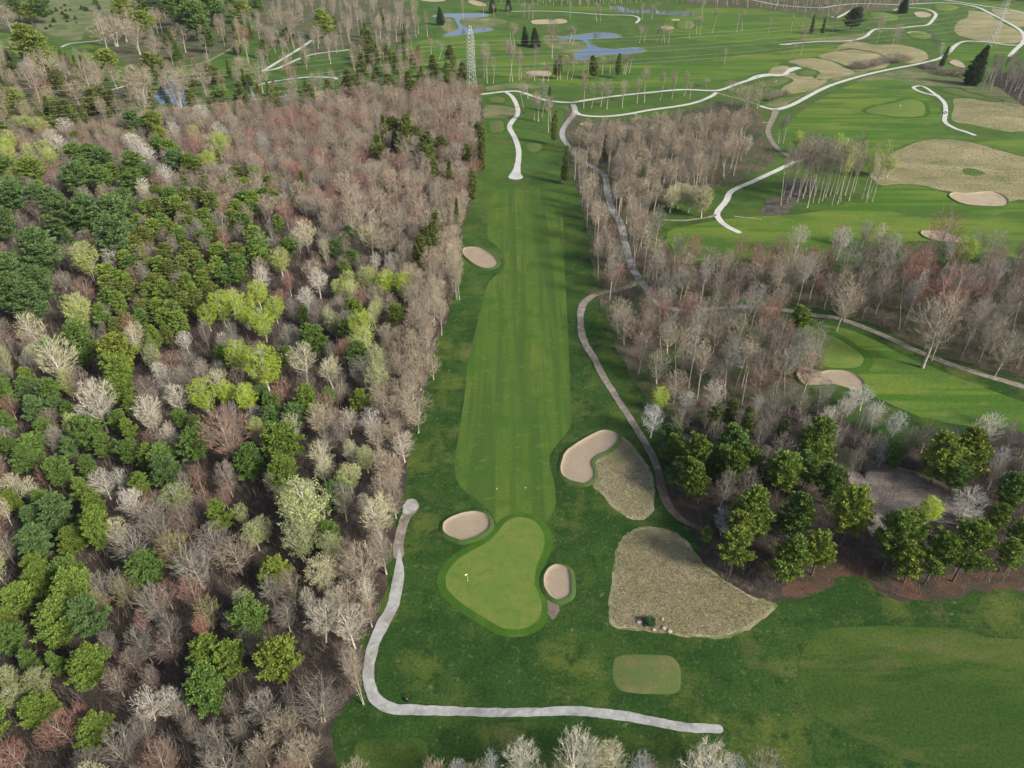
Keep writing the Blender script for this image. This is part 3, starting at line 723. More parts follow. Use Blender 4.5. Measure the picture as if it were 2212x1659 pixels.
path(Q('1094,200 1107,210 1117,230 1118,247 1106,263 1101,277 1113,300 1120,323 1120,343 1117,363 1114,376 1114,383'), [2.6, 3, 3, 3, 3.2, 3, 3, 3, 3, 3.4, 5.5, 7.5], 'winding white path with a flared end at the top of the long fairway')
path(Q('1548,200 1565,206 1598,214 1621,221 1650,231'), 2.2, 'short broken path to the Y junction', 'path_dirt')
path(Q('1645,230 1662,235 1680,236 1708,228 1741,211 1775,193 1808,180 1858,165 1908,153 1975,140 2025,128 2048,115 2061,101 2075,92 2095,89 2141,92 2175,97 2203,98'), [3, 3.5, 4.5, 3.5] + [3.3] * 14, 'long pale gravel road sweeping up to the top right')
path(Q('1676,238 1671,253 1660,277 1661,293 1675,317 1695,333 1718,349'), [4.5, 3.6, 3, 3, 3, 2.8, 2.8], 'gravel spur curving down from the Y junction', 'path_dirt')
path(Q('1755,340 1735,345 1715,351 1675,370 1625,393 1581,413 1568,435 1550,458 1552,472 1568,488 1595,502'), 2.8, 'grey path descending through the slim birches')
path(Q('1545,465 1530,470 1508,473 1475,477 1424,475'), 1.6, 'faint pale footpath leaving the birch path', 'path_dirt')
path(Q('1687,96 1700,96 1725,93 1775,90 1835,88 1868,80 1881,69 1895,63 1941,61 1975,57 2003,54 2016,42 2021,30 2001,20 1958,17 1931,22 1891,23 1861,20'), [3.5, 4.5, 3, 3, 3, 3.2] + [3.2] * 10, 'far hairpin path in the upper right')
path(Q('1838,22 1825,30 1808,38 1797,36'), [2.5, 3, 3.4, 2], 'short far spur beside the broad dark conifer')
path(Q('1600,-6 1625,0 1675,10 1725,15 1775,17 1808,12 1858,8 1941,10 2008,7 2058,7 2108,15 2141,30 2175,48 2202,64 2213,80 2209,92 2203,99 2191,110 2181,122'), 3.6, 'long outer road curving down the top right')
path(Q('1990,-8 2041,0 2075,5 2125,13 2175,20 2212,28 2300,50'), 3.4, 'outermost road in the top right corner')
path(Q('2027,209 2012,205 1995,201 1980,195 1973,190 1978,187 1988,186 2000,190 2013,199 2028,210'), 2.4, 'teardrop loop at the end of the far right path')
path(Q('2022,205 2028,210 2040,223 2043,240 2041,263 2061,277 2085,285 2104,292'), 2.7, 'far right path with the golf cart on it')
path(Q('1105,25 1171,24 1237,27 1304,32 1354,33 1374,36 1381,42 1374,50'), 2.6, 'thin far path beyond the ponds')
path(Q('133,102 150,95 183,91 217,87 253,70'), 2.4, 'thin path at the far left beyond the round pine')
path(Q('222,197 250,192 277,183 300,170 315,160'), 2.2, 'thin path behind the pale round tree')
path(Q('350,150 400,143 443,135 473,120 497,107 505,98'), 2.8, 'curved path in front of the far left pine group', 'path_dirt')
path(Q('570,153 607,130 640,110 663,95 672,88'), 3.2, 'left prong of the forked far paths')
path(Q('568,154 600,148 633,133 667,120 700,114 737,110 752,108'), 3.0, 'middle prong of the forked far paths')
path(Q('560,183 600,175 667,167 717,168 727,171'), 2.8, 'lowest of the forked far paths')
path(Q('538,180 545,200 550,220 560,238'), 2.2, 'pale track under the power line', 'path_dirt')
# ------------------------------------------------------------------ tree shapes
def tube_pts(acc, pts, rs, n):
    V, Fq = acc
    k0 = len(V)
    prev = None
    for i, (p, r) in enumerate(zip(pts, rs)):
        d = (pts[min(i + 1, len(pts) - 1)] - pts[max(i - 1, 0)])
        if d.length < 1e-6: d = Vector((0, 0, 1))
        d.normalize()
        if prev is None: u = d.orthogonal().normalized()
        else: u = (prev - d * prev.dot(d)).normalized()
        prev = u; v = d.cross(u)
        for a in range(n):
            t = 2 * math.pi * a / n
            V.append(p + u * (r * math.cos(t)) + v * (r * math.sin(t)))
    for i in range(len(pts) - 1):
        for a in range(n):
            b_ = (a + 1) % n
            Fq.append((k0 + i * n + a, k0 + i * n + b_, k0 + (i + 1) * n + b_, k0 + (i + 1) * n + a))


def rot_about(d, ang, az):
    u = d.orthogonal().normalized(); v = d.cross(u)
    s = u * math.cos(az) + v * math.sin(az)
    return (d * math.cos(ang) + s * math.sin(ang)).normalized()


class Shape:
    pass


def ellip(p, d, c, rx, rz):
    """distance from p along d to the ellipsoid surface"""
    o = Vector(((p.x - c.x) / rx, (p.y - c.y) / rx, (p.z - c.z) / rz)); e = Vector((d.x / rx, d.y / rx, d.z / rz))
    A = e.dot(e); B = 2 * o.dot(e); Cc = o.dot(o) - 1
    disc = B * B - 4 * A * Cc
    if disc < 0: return 0.5
    return max(0.4, (-B + math.sqrt(disc)) / (2 * A))


def bare_shape(seed, H=18.0, cb=.35, RW=4.2, nl=9, n2=5, n3=4, n4=3, tw=5, twl=.9, tww=.045, r0=.22, leaf=0, leafs=.2, lean=.03, stems=1, up=.22, ang=(55, 22), bark='bark', persist=.92, nfill=290):
    rr = random.Random(seed)
    acc_t = ([], []); acc_c = ([], []); TV = []; TF = []; LV = []; LF = []
    cz = (cb + 1) / 2 * H; rz = (1 - cb) / 2 * H * 1.03
    ctr = Vector((0, 0, cz)); focus = Vector((0, 0, H * max(.05, cb - .22)))
    SK = []

    def radial(q):
        v = q - focus
        return v.normalized() if v.length > .1 else Vector((0, 0, 1))

    def leafb(p):
        for _ in range(leaf):
            q = p + Vector((rr.gauss(0, .22), rr.gauss(0, .22), rr.gauss(0, .18)))
            a = rot_about(Vector((0, 0, 1)), rr.uniform(0, 1.3), rr.uniform(0, 6.3)); u = a.orthogonal().normalized(); v = a.cross(u)
            s = leafs * rr.uniform(.6, 1.2); k = len(LV)
            LV.extend((q - u * s, q + u * s * .6 + v * s * .8, q + u * s * .6 - v * s * .8)); LF.append((k, k + 1, k + 2))

    def twigs(p, d, n, L):
        for _ in range(n):
            e = (rot_about(d, rr.uniform(.1, .6), rr.uniform(0, 6.3)) * .7 + radial(p) * .55 + Vector((rr.gauss(0, .16), rr.gauss(0, .16), rr.gauss(0, .12)))).normalized()
            l = L * rr.uniform(.6, 1.25); s = e.orthogonal().normalized(); s = (s * math.cos(l * 9) + e.cross(s) * math.sin(l * 9)) * tww * .5
            k = len(TV)
            m_ = p + e * l * .5 + Vector((rr.uniform(-.07, .07), rr.uniform(-.07, .07), .03)); q = p + e * l; q.z += .05
            TV.extend((p - s, p + s, m_ + s * .7, m_ - s * .7, q)); TF.append((k, k + 1, k + 2)); TF.append((k, k + 2, k + 3)); TF.append((k + 3, k + 2, k + 4))
            if leaf: leafb(m_); leafb(q)

    def grow(p, d, L, r, lev):
        ns = (5, 4, 3, 2, 1)[lev]
        pts = [p]; dd = d.copy()
        for i in range(ns):
            dd = dd + Vector((rr.gauss(0, .09), rr.gauss(0, .09), rr.gauss(0, .05) + up * .45)); dd.normalize()
            pts.append(pts[-1] + dd * (L / ns))
        rs = [max(.012, r * (1 - .75 * i / ns)) for i in range(ns + 1)]
        tube_pts(acc_t if lev <= 1 else acc_c, pts, rs, 5 if lev == 0 else 4 if lev == 1 else 3)
        if lev <= 2:
            for i in range(1, ns + 1): SK.append((pts[i], rs[i])); SK.append((pts[i - 1].lerp(pts[i], .5), rs[i]))
        if lev >= 2: return
        nch = (0, n2, n3, n4, 0)[lev]
        if lev == 4:
            twigs(pts[-1], dd, tw - 2, twl); twigs(pts[0].lerp(pts[-1], .5), dd, 2, twl * .8)
            return
        for k in range(nch):
            t = .28 + .72 * (k + rr.uniform(.2, .8)) / nch
            f = t * ns; i = min(int(f), ns - 1); q = pts[i].lerp(pts[i + 1], f - i)
            base_d = (pts[i + 1] - pts[i]).normalized()
            e = (rot_about(base_d, R(rr.uniform(24, 50)), rr.uniform(0, 6.3)) * .75 + radial(q) * .35 + Vector((0, 0, up * .5))).normalized()
            L2 = L * rr.uniform(.42, .68) * (1.08 - .45 * t)
            L2 = min(L2, ellip(q, e, ctr, RW * 1.08, rz) * .95)
            grow(q, e, L2, rs[min(i + 1, ns)] * .7, lev + 1)
        grow_end = min(L * .35, ellip(pts[-1], dd, ctr, RW, rz) * .9)
        if lev >= 1: grow(pts[-1], dd, grow_end, rs[-1], min(4, lev + 2))

    for st in range(stems):
        base = Vector((rr.uniform(-.3, .3), rr.uniform(-.3, .3), -.3)) if stems > 1 else Vector((0, 0, -.3))
        dirn = rot_about(Vector((0, 0, 1)), rr.uniform(.5, 1) * lean + (.12 if stems > 1 else 0), rr.uniform(0, 6.3))
        n = 8; top = H * persist
        pts = [base]
        for i in range(n):
            dirn = (dirn + Vector((rr.gauss(0, .035), rr.gauss(0, .035), .05))).normalized()
            pts.append(pts[-1] + dirn * (top / n))
        rs = [r0 * (1.25 if i == 0 else 1) * (1 - .88 * i / n) / (1 if stems == 1 else 1.3) for i in range(n + 1)]
        tube_pts(acc_t, pts, rs, 7)
        m_ = max(3, nl // stems)
        for k in range(m_):
            t = cb + (.92 - cb) * ((k + rr.uniform(.1, .9)) / m_) ** .9
            f = t / persist * n; i = min(int(f), n - 1); q = pts[i].lerp(pts[i + 1], min(1, f - i))
            hfrac = (t - cb) / (1 - cb)
            a = R(ang[0] + (ang[1] - ang[0]) * hfrac + rr.uniform(-8, 8))
            d = rot_about(Vector((0, 0, 1)), a, k * 2.4 + rr.uniform(-.5, .5))
            L = ellip(q, d, ctr, RW, rz) * rr.uniform(.72, 1.0)
            grow(q, d, L, rs[i] * .55, 1)
        grow(pts[-1], dirn, H * (1 - persist), rs[-1], 2)
    # fine branches spread evenly through the crown, each fanning out from the nearest limb
    S_ = np.array([tuple(q[0]) for q in SK]); fo = np.array(tuple(focus))
    for _ in range(nfill):
        a = rr.uniform(0, 6.283); cz_ = rr.uniform(-1, 1); rad = rr.random() ** .38
        sx_ = math.sqrt(1 - cz_ * cz_)
        low = 1.0 if cz_ > -.2 else .75
        q = np.array((RW * rad * sx_ * math.cos(a) * low, RW * rad * sx_ * math.sin(a) * low, cz + rz * rad * cz_ * .97))
        dlt = q - S_; dd_ = np.linalg.norm(dlt, axis=1)
        outw = (dlt * (S_ - fo)).sum(1) / (dd_ * np.linalg.norm(S_ - fo, axis=1) + 1e-6)
        j = int(np.argmin(dd_ * (1.25 - .55 * outw) + (dlt[:, 2] < 0) * .8))
        p0 = SK[j][0]; q = Vector(q); L = (q - p0).length
        if L > RW * .9: q = p0 + (q - p0) * (RW * .9 / L); L = RW * .9
        mid = p0.lerp(q, .5) + Vector((rr.gauss(0, .08), rr.gauss(0, .08), -.06)) * L
        r_ = max(.014, min(SK[j][1] * .6, .01 + .012 * L))
        tube_pts(acc_c, [p0, mid, q], [r_, r_ * .7, .011], 3)
        d_ = (q - mid).normalized()
        twigs(q, d_, tw, twl); twigs(mid, d_, 2, twl * .85)
        if L > 1.5: twigs(p0.lerp(mid, .6), d_, 1, twl * .7); twigs(mid.lerp(q, .5), d_, 2, twl * .8)
    s = Shape()
    o = 0
    tv, tf = acc_t; cv, cf = acc_c
    s.trunk = (tv, [np.array(tf)])
    nc = len(cv); V2 = list(cv) + TV; tri = np.array(TF) + nc
    quads = np.array(cf)
    if leaf:
        k = len(V2); V2 += LV; lf = np.array(LF) + k
        s.crown = (V2, [quads, tri, lf]); s.cidx = [0] * len(quads) + [1] * (len(tri) + len(lf))
    else:
        s.crown = (V2, [quads, tri]); s.cidx = [0] * len(quads) + [1] * len(tri)
    s.H, s.W, s.cf = H, RW * 2, (cb + 1) / 2
    s.bark = bark
    return s


def pine_shape(seed, H=18.0, cb=.18, RW=4.0, whorls=17, per=5, shape='oval', tuft=.62, nt_=9, droop=-.05, dens=1.0, r0=.24, wid=.16):
    rr = random.Random(seed)
    acc = ([], []); V = []; Fc = []

    def clump(p, d, size):
        for _ in range(int(nt_ * dens)):
            e = Vector((rr.gauss(0, .62), rr.gauss(0, .62), rr.gauss(.35, .38))) + d * .65
            e.normalize(); l = size * rr.uniform(.6, 1.2); s = e.orthogonal().normalized(); a = rr.uniform(0, 6.3)
            s = (s * math.cos(a) + e.cross(s) * math.sin(a)) * wid * rr.uniform(.7, 1.3)
            o = p + Vector((rr.gauss(0, .18), rr.gauss(0, .18), rr.gauss(0, .10)))
            k = len(V); V.extend((o - s * .5, o + e * l * .55 + s, o + e * l, o + e * l * .5 - s)); Fc.append((k, k + 1, k + 2, k + 3))

    lobes = [(rr.uniform(0, 6.3), rr.uniform(.2, .9), rr.uniform(.12, .3)) for _ in range(6)]
    n = 7; pts = [Vector((0, 0, -.3))]; d = Vector((0, 0, 1))
    for i in range(n):
        d = (d + Vector((rr.gauss(0, .03), rr.gauss(0, .03), .05))).normalized(); pts.append(pts[-1] + d * (H * .98 / n))
    tube_pts(acc, pts, [r0 * (1 - .92 * i / n) for i in range(n + 1)], 6)
    for wv in range(whorls):
        t = cb + (1 - cb) * (wv + .5) / whorls
        u = (t - cb) / (1 - cb)
        if shape == 'oval': prof = (math.sin(math.pi * (min(1, .16 + .84 * u)) ** .9) ** .62)
        elif shape == 'round': prof = (1 - u ** 3.2) ** .6 * (.62 + .38 * min(1, u * 3))
        else: prof = (1 - u) ** .82 * (.75 + .25 * min(1, u * 6)) + .03
        f = t * n / .98; i = min(int(f), n - 1); q = pts[i].lerp(pts[i + 1], min(1, f - i))
        m_ = per + (1 if rr.random() < .5 else 0)
        for k in range(m_):
            az = wv * 1.9 + k * 6.283 / m_ + rr.uniform(-.35, .35)
            lob = 1 + sum(s_ * math.exp(-((math.atan2(math.sin(az - a), math.cos(az - a))) ** 2) / .35 - ((u - b_) ** 2) / .03) for a, b_, s_ in lobes)
            L = RW * prof * rr.uniform(.66, 1.08) * lob * .92
            if L < .35: L = .35
            el = (.15 + .75 * u ** 1.5 if shape != 'cone' else -.12 + .55 * u) + rr.uniform(-.12, .12)
            d = Vector((math.cos(az) * math.cos(el), math.sin(az) * math.cos(el), math.sin(el)))
            e = q.copy(); bp = [q]; ns = 3
            for j in range(ns):
                d = (d + Vector((0, 0, .10 + droop))).normalized(); e = e + d * (L / ns); bp.append(e)
            tube_pts(acc, bp, [.06 * (1 - u) + .03, .04, .03, .012], 3)
            nc = max(2, int(L * 3.1))
            side = d.cross(Vector((0, 0, 1))).normalized()
            for c_ in range(nc):
                tt = .30 + .72 * (c_ + rr.random()) / nc
                ff = min(tt, .999) * ns; j = min(int(ff), ns - 1); p = bp[j].lerp(bp[j + 1], ff - j)
                spread = L * .26 * (1.15 - tt * .7)
                p = p + side * rr.uniform(-1, 1) * spread + Vector((0, 0, rr.uniform(-.05, .22)))
                clump(p, d, tuft * rr.uniform(.8, 1.2))
    for _ in range(4): clump(pts[-1] + Vector((0, 0, rr.uniform(-.5, .1))), Vector((0, 0, 1)), tuft)
    s = Shape(); s.trunk = (acc[0], [np.array(acc[1])]); s.crown = (V, [np.array(Fc)]); s.cidx = None
    s.H, s.W, s.cf, s.bark = H, RW * 1.75, .5 + cb * .4, 'bark_dark'
    return s


def bake(s, nm, crown_mats, single=False):
    """meshes for a shape: trunk and crown, or one mesh of both for trees too far to show parts"""
    s.me_t = mesh_np(nm + '_trunk', [tuple(v) for v in s.trunk[0]], s.trunk[1], [M[s.bark]])
    s.me_c = mesh_np(nm + '_crown', [tuple(v) for v in s.crown[0]], s.crown[1], [M[c] for c in crown_mats], s.cidx)
    return s


def bake_one(s, nm, crown_mats):
    nt0 = len(s.trunk[0]); V = [tuple(v) for v in s.trunk[0]] + [tuple(v) for v in s.crown[0]]
    Fc = list(s.trunk[1]) + [f + nt0 for f in s.crown[1]]
    ci = s.cidx or [0] * sum(len(f) for f in s.crown[1])
    s.me_1 = mesh_np(nm, V, Fc, [M[s.bark]] + [M[c] for c in crown_mats], [0] * len(s.trunk[1][0]) + [c + 1 for c in ci])
    return s


SH = {}
def add(kind, shapes, mats):
    for i, s in enumerate(shapes): bake(s, kind, mats); bake_one(s, kind + '_tree', mats)
    SH[kind] = shapes


MA = dict(tw=5, twl=1.15, tww=.034)
add('maple', [bare_shape(11, 18, .20, 4.4, 13, 6, 4, 3, ang=(50, 12), **MA), bare_shape(12, 18, .24, 4.0, 12, 6, 4, 3, lean=.09, ang=(48, 12), **MA), bare_shape(13, 18, .26, 3.5, 12, 6, 4, 3, ang=(40, 10), **MA),
              bare_shape(14, 18, .18, 4.8, 14, 6, 4, 3, stems=2, ang=(52, 16), **MA), bare_shape(15, 18, .28, 3.0, 11, 6, 4, 3, ang=(36, 10), **MA), bare_shape(16, 17, .16, 4.2, 15, 6, 4, 3, stems=3, ang=(50, 14), **MA),
              bare_shape(17, 18, .22, 4.6, 13, 6, 4, 3, ang=(58, 16), **MA), bare_shape(18, 18, .30, 4.0, 9, 5, 4, 3, ang=(60, 20), lean=.12, tw=4, twl=1.0, tww=.034, nfill=160)], ['limb', 'twig'])
import copy
reds = []
for s_ in SH['maple'][:7]:
    q_ = copy.copy(s_); q_.bark = 'bark'; reds.append(q_)
add('red', reds, ['limb_red', 'twig'])
LOW = dict(tw=5, twl=.95, tww=.032, nfill=340)
add('low', [bare_shape(101, 12, .12, 3.6, 13, 6, 4, 3, ang=(58, 14), **LOW), bare_shape(102, 12, .16, 3.3, 12, 6, 4, 3, lean=.1, ang=(55, 14), **LOW), bare_shape(103, 12, .10, 3.9, 14, 6, 4, 3, stems=2, ang=(60, 18), **LOW),
            bare_shape(104, 12, .20, 3.0, 11, 6, 4, 3, ang=(50, 12), **LOW), bare_shape(105, 11, .08, 3.7, 14, 6, 4, 3, stems=3, ang=(58, 18), **LOW)], ['limb', 'twig'])
reds2 = []
for s_ in SH['low']:
    q_ = copy.copy(s_); reds2.append(q_)
add('lowred', reds2, ['limb_red', 'twig'])
SLM = dict(tw=5, twl=.95, tww=.045, nfill=190)
add('slim', [bare_shape(21, 22, .48, 2.1, 10, 4, 3, 2, ang=(36, 12), r0=.24, **SLM), bare_shape(22, 22, .55, 2.4, 10, 4, 3, 2, ang=(38, 14), r0=.22, lean=.06, **SLM),
             bare_shape(23, 21, .42, 1.8, 10, 4, 3, 2, ang=(32, 12), r0=.2, **SLM), bare_shape(24, 22, .50, 2.8, 11, 4, 3, 2, ang=(42, 16), r0=.25, **SLM)], ['limb', 'twig'])
PAL = dict(tw=5, twl=.95, tww=.045, nfill=260, bark='bark_white', leaf=1, leafs=.045)
add('pale', [bare_shape(31, 14, .16, 3.4, 13, 5, 4, 3, ang=(46, 12), r0=.2, **PAL), bare_shape(32, 14, .20, 3.0, 12, 5, 4, 3, ang=(40, 12), lean=.1, **PAL),
             bare_shape(33, 14, .12, 4.0, 14, 5, 4, 3, ang=(50, 16), stems=2, **PAL), bare_shape(34, 14, .24, 3.2, 12, 5, 4, 3, ang=(42, 12), lean=.05, **PAL)], ['bark_white', 'twig'])
LIM = dict(tw=5, twl=.85, tww=.045, nfill=260, bark='bark_white', leaf=1, leafs=.17)
add('lime', [bare_shape(41, 14, .18, 3.5, 12, 5, 4, 3, ang=(46, 12), **LIM), bare_shape(42, 14, .22, 3.1, 11, 5, 4, 3, ang=(42, 12), lean=.08, **LIM), bare_shape(43, 14, .16, 3.9, 13, 5, 4, 3, ang=(50, 14), stems=2, **LIM)], ['bark_white', 'leaf'])
PN = dict(tuft=.60, nt_=14, wid=.14)
add('pine', [pine_shape(51, 14, .26, 4.2, 11, 6, 'round', **PN), pine_shape(52, 14, .22, 3.9, 12, 6, 'oval', **PN), pine_shape(53, 13, .30, 4.6, 10, 6, 'round', **PN), pine_shape(54, 15, .24, 3.7, 12, 6, 'oval', **PN), pine_shape(55, 13, .34, 4.5, 9, 7, 'round', **PN)], ['needle'])
add('plant', [pine_shape(61, 11, .30, 2.6, 10, 5, 'oval', .55, 13, wid=.14), pine_shape(62, 11, .34, 2.3, 9, 5, 'round', .55, 13, wid=.14), pine_shape(63, 11, .28, 2.8, 10, 5, 'round', .55, 13, wid=.14)], ['needle'])
add('spruce', [pine_shape(71, 17, .06, 3.4, 24, 7, 'cone', .5, 8, -.14), pine_shape(72, 17, .1, 2.8, 22, 6, 'cone', .5, 8, -.12), pine_shape(73, 26, .05, 5.6, 40, 8, 'cone', .75, 10, -.12)], ['needle'])
add('cedar', [pine_shape(81, 12, .10, 2.4, 20, 7, 'cone', .48, 9, .10), pine_shape(82, 12, .14, 2.1, 18, 6, 'oval', .48, 9, .12)], ['needle'])
add('shrub', [bare_shape(91, 4.5, .06, 2.2, 10, 4, 3, 2, tww=.05, r0=.05, nfill=150, stems=4, twl=.6, ang=(60, 20)), bare_shape(92, 5, .08, 1.8, 9, 4, 3, 2, tww=.05, r0=.05, nfill=130, stems=3, twl=.6)], ['limb', 'twig'])
for k_ in ('maple',): pass
print('shapes', round(time.time() - T0, 1), sum(len(s.me_t.polygons) + len(s.me_c.polygons) for k in SH.values() for s in k))

# ------------------------------------------------------------------ where the trees stand
#  (kind, tint, crown centre in the picture, crown width there, ...) gathered from the enlarged views
LIMEC = {'l1': (.36, .46, .055), 'l2': (.30, .40, .05), 'l3': (.38, .43, .13), 'l4': (.34, .37, .17),
         'c1': (.42, .40, .24), 'c2': (.42, .385, .29), 'w1': (.46, .435, .38), 'w2': (.40, .41, .41), 'g1': (.32, .33, .17),
         't1': (.325, .275, .20), 't2': (.37, .31, .225), 't3': (.235, .195, .145), 'k1': (.19, .175, .148), 'k2': (.155, .145, .13), 'k3': (.24, .232, .20),
         'r1': (.305, .150, .122), 'r2': (.265, .160, .125), 'r3': (.34, .15, .12), 'r4': (.205, .168, .14), 'p1': (.205, .178, .16), 'o1': (.25, .225, .09),
         'n1': (.112, .185, .044), 'n2': (.148, .215, .040), 'n3': (.19, .24, .044), 'n4': (.098, .165, .055), 'n5': (.138, .175, .044), 'n6': (.070, .110, .050), 'n7': (.15, .19, .035), 'd1': (.115, .140, .038)}
WORD = {'l1': 'bright lime', 'l2': 'lime green', 'l3': 'pale lime', 'l4': 'pale yellow-green', 'c1': 'cream-green', 'c2': 'cream', 'w1': 'whitish', 'w2': 'silver-blue', 'g1': 'olive-tinged',
        't1': 'tan', 't2': 'warm tan', 't3': 'brown', 'k1': 'grey-brown', 'k2': 'dark grey', 'k3': 'grey', 'r1': 'dull red', 'r2': 'reddish brown', 'r3': 'red', 'r4': 'mauve-brown', 'p1': 'mauve grey', 'o1': 'olive brown',
        'n1': 'mid green', 'n2': 'fresh green', 'n3': 'yellow-green', 'n4': 'blue-green', 'n5': 'olive green', 'n6': 'very dark', 'n7': 'sunlit yellow-green', 'd1': 'dark olive'}
KIND = {  # key: (shape, object name, category, default height, noun)
    'WP': ('pine', 'white_pine', 'pine tree', 18.5, 'pine'), 'RP': ('plant', 'young_pine', 'pine tree', 10.0, 'young pine'),
    'SP': ('spruce', 'spruce_tree', 'spruce tree', 16, 'spruce'), 'CD': ('cedar', 'cedar_tree', 'cedar tree', 13, 'cedar'),
    'LA': ('lime', 'leafing_aspen', 'aspen tree', 18, 'leafing aspen'), 'PA': ('pale', 'pale_aspen', 'aspen tree', 18, 'leafless aspen'),
    'BM': ('maple', 'bare_maple', 'maple tree', 17.5, 'bare maple'), 'RM': ('red', 'red_maple', 'red maple', 17, 'budding maple'),
    'SL': ('slim', 'slender_tree', 'slender tree', 22, 'slender bare tree'), 'SH': ('shrub', 'bare_shrub', 'shrub', 4.5, 'leafless shrub'),
    'BI': ('slim', 'slim_birch', 'birch tree', 22, 'slim birch'),
}
TREES = []      # X, Y, kind, tint, height, width, hand


def put(kind, tint, o, s, dh=0.0, tints=None):
    for i, p in enumerate(T(o, s)):
        x, y, wpx = p[0], p[1], p[2] / 3
        H = KIND[kind][3] * (1 + dh) * (0.92 + .16 * rnd.random())
        sh = SH[KIND[kind][0]][0]
        hc = H * sh.cf
        for _ in range(3):
            X, Y = G(x, y, hc)
            z = Y * CP + (CAM_H - hc) * SP
            W = wpx * z / F * (1.06 if o == 8 and kind == 'WP' else 1.0)
            H2 = H
            if kind in ('WP', 'LA', 'PA', 'BM', 'RM'):
                wf = 1.3 if y < 430 else 1.85 if (o == 8 and kind == 'WP') else 1.65; H2 = min(max(8.5 if y > 430 else H * .62, W * wf), H * 1.45)
                if o in (10, 11) and y > 1560: H2 = max(H2, W * 2.0)
            hc = H2 * sh.cf
        TREES.append([X, Y, kind, rnd.choice(tints) if tints else tint, H2, W, True])


def base(kind, tint, o, s, tints=None, W=4.2, dh=0):
    """trees given by the foot of the trunk: x,y[,height in enlarged pixels]"""
    for p in T(o, s):
        X, Y = G(p[0], p[1])
        H = KIND[kind][3] * (1 + dh) * (.9 + .2 * rnd.random())
        if len(p) > 2:
            zz = Y * CP + CAM_H * SP
            a = (829.5 - p[1]) / F
            H = p[2] / 3 * zz / F / (CP + a * SP)
        TREES.append([X, Y, kind, rnd.choice(tints) if tints else tint, H, W * rnd.uniform(.8, 1.2), True])


# big pines of the left wood
put('WP', 0, 3, '70,40,200 340,60,130 390,150,200 570,150,190 730,150,180 790,60,140 235,20,100 30,220,170 230,370,240 730,310,220 80,520,180 260,590,190 100,660,210 180,720,200 260,500,120', tints=['n4', 'n1', 'n4'])
put('WP', 0, 3, '500,950,170 770,1190,190 1440,1060,110 2050,940,170 1960,800,70 1850,1080,90 180,1190,90', tints=['n1', 'n2'])
put('WP', 'n3', 3, '780,1060,230')
put('SP', 'n4', 3, '430,310,110', dh=-.15)
put('RP', 0, 3, '1120,90,120 1190,130,110 1020,100,110 960,110,100 890,210,110 1000,235,120 940,290,130 1060,190,110 1110,240,110 1150,290,120 1230,220,120 1340,170,120 1350,240,110 1310,310,110 1400,290,90 1410,120,70 1490,180,110 1540,100,120 1580,200,110 1620,110,100 1650,50,110 1580,40,110 1290,30,130 1360,60,110 1180,60,110 1100,20,120 1700,30,110 1760,40,110 1640,290,130 1650,360,140 1680,400,130 1800,210,80 1860,350,120 1060,400,110 880,340,110 890,400,120 1230,380,130 1250,440,130 1400,390,120 1410,480,110 1550,400,130 1530,470,120 1560,530,110 1470,540,140 1390,530,120 1300,510,100 1300,570,100 1190,480,110 1110,500,110 1050,480,110 950,460,120 850,480,130 800,440,110 700,540,130 690,610,130 720,690,110 800,560,110 850,640,120 760,720,110 1000,590,140 950,650,110 1060,640,130 1130,650,110 1200,600,110 1200,720,100 1260,660,100 1350,640,90 1280,740,90 1020,760,100 920,760,110 910,840,110 830,830,110 700,850,120 750,880,90 640,800,90 1110,780,130 1070,830,130 1160,850,110 1000,940,90 970,1040,100 1080,930,90', tints=['n5', 'n5', 'n2', 'n1'])
put('WP', 0, 0, '200,1120,170 30,1100,140 500,1000,130 580,1000,120 530,1090,110 660,1040,140 490,1160,190 660,1160,150 730,1120,110 890,1060,160 920,1140,130 1020,950,110 1100,970,120 1130,1050,130 1250,1060,130 850,1180,150 870,800,140 10,850,110 50,1230,150', tints=['n1', 'n4', 'n1', 'n2'])
put('WP', 'n3', 0, '990,800,130 1040,870,90')
put('RP', 0, 0, '1220,1190,110 1330,1190,100 1520,1130,110 1640,1140,110 1740,1190,110 1480,1200,100 1590,1210,100 250,1230,90 480,900,90 340,800,100', tints=['n5', 'n2'])
put('CD', 0, 0, '580,650,130 650,640,130 740,650,110 440,720,110 370,720,100 300,700,80 1250,650,90 1550,600,110 1370,480,130 1530,290,70 1700,310,80 1860,220,100 1000,400,150 2000,620,120 1800,640,90 1750,650,90 1590,680,60 1960,1200,70 350,500,90', tints=['d1', 'd1', 'n5'], dh=.15)
put('WP', 'n3', 0, '200,270,210 700,410,150 785,60,130 940,150,130 100,630,110 2100,140,130 1560,60,110 180,70,100', dh=.1)
put('WP', 0, 0, '100,50,110 260,40,130 920,20,110 1340,250,110 1200,60,190 1120,60,130 1250,110,170 1350,40,150 1020,40,120 1300,170,120 1500,30,100 1660,30,90 1430,100,90', tints=['n1', 'n4', 'n1'], dh=.25)
put('SP', 'n1', 0, '1140,320,90')
put('WP', 'n1', 0, '1420,640,120 620,30,50')
put('CD', 0, 1, '320,550,100 450,540,110 230,960,100 410,840,110 420,920,110 545,950,100 265,850,70 170,250,110 200,360,110 600,430,90 700,370,70 710,480,90 790,480,70 40,530,100 905,935,60 900,1010,60 610,1120,60 690,1140,60 850,1200,60 570,1050,50 1400,430,60 1640,430,70 1800,420,45 1380,820,50 1450,1060,60 120,420,90', tints=['d1', 'n5', 'd1'], dh=.35)
put('WP', 'd1', 1, '330,830,120 400,950,120 480,880,110 560,1010,120 640,940,80 260,1010,90 820,1000,70 880,860,60', dh=.1)
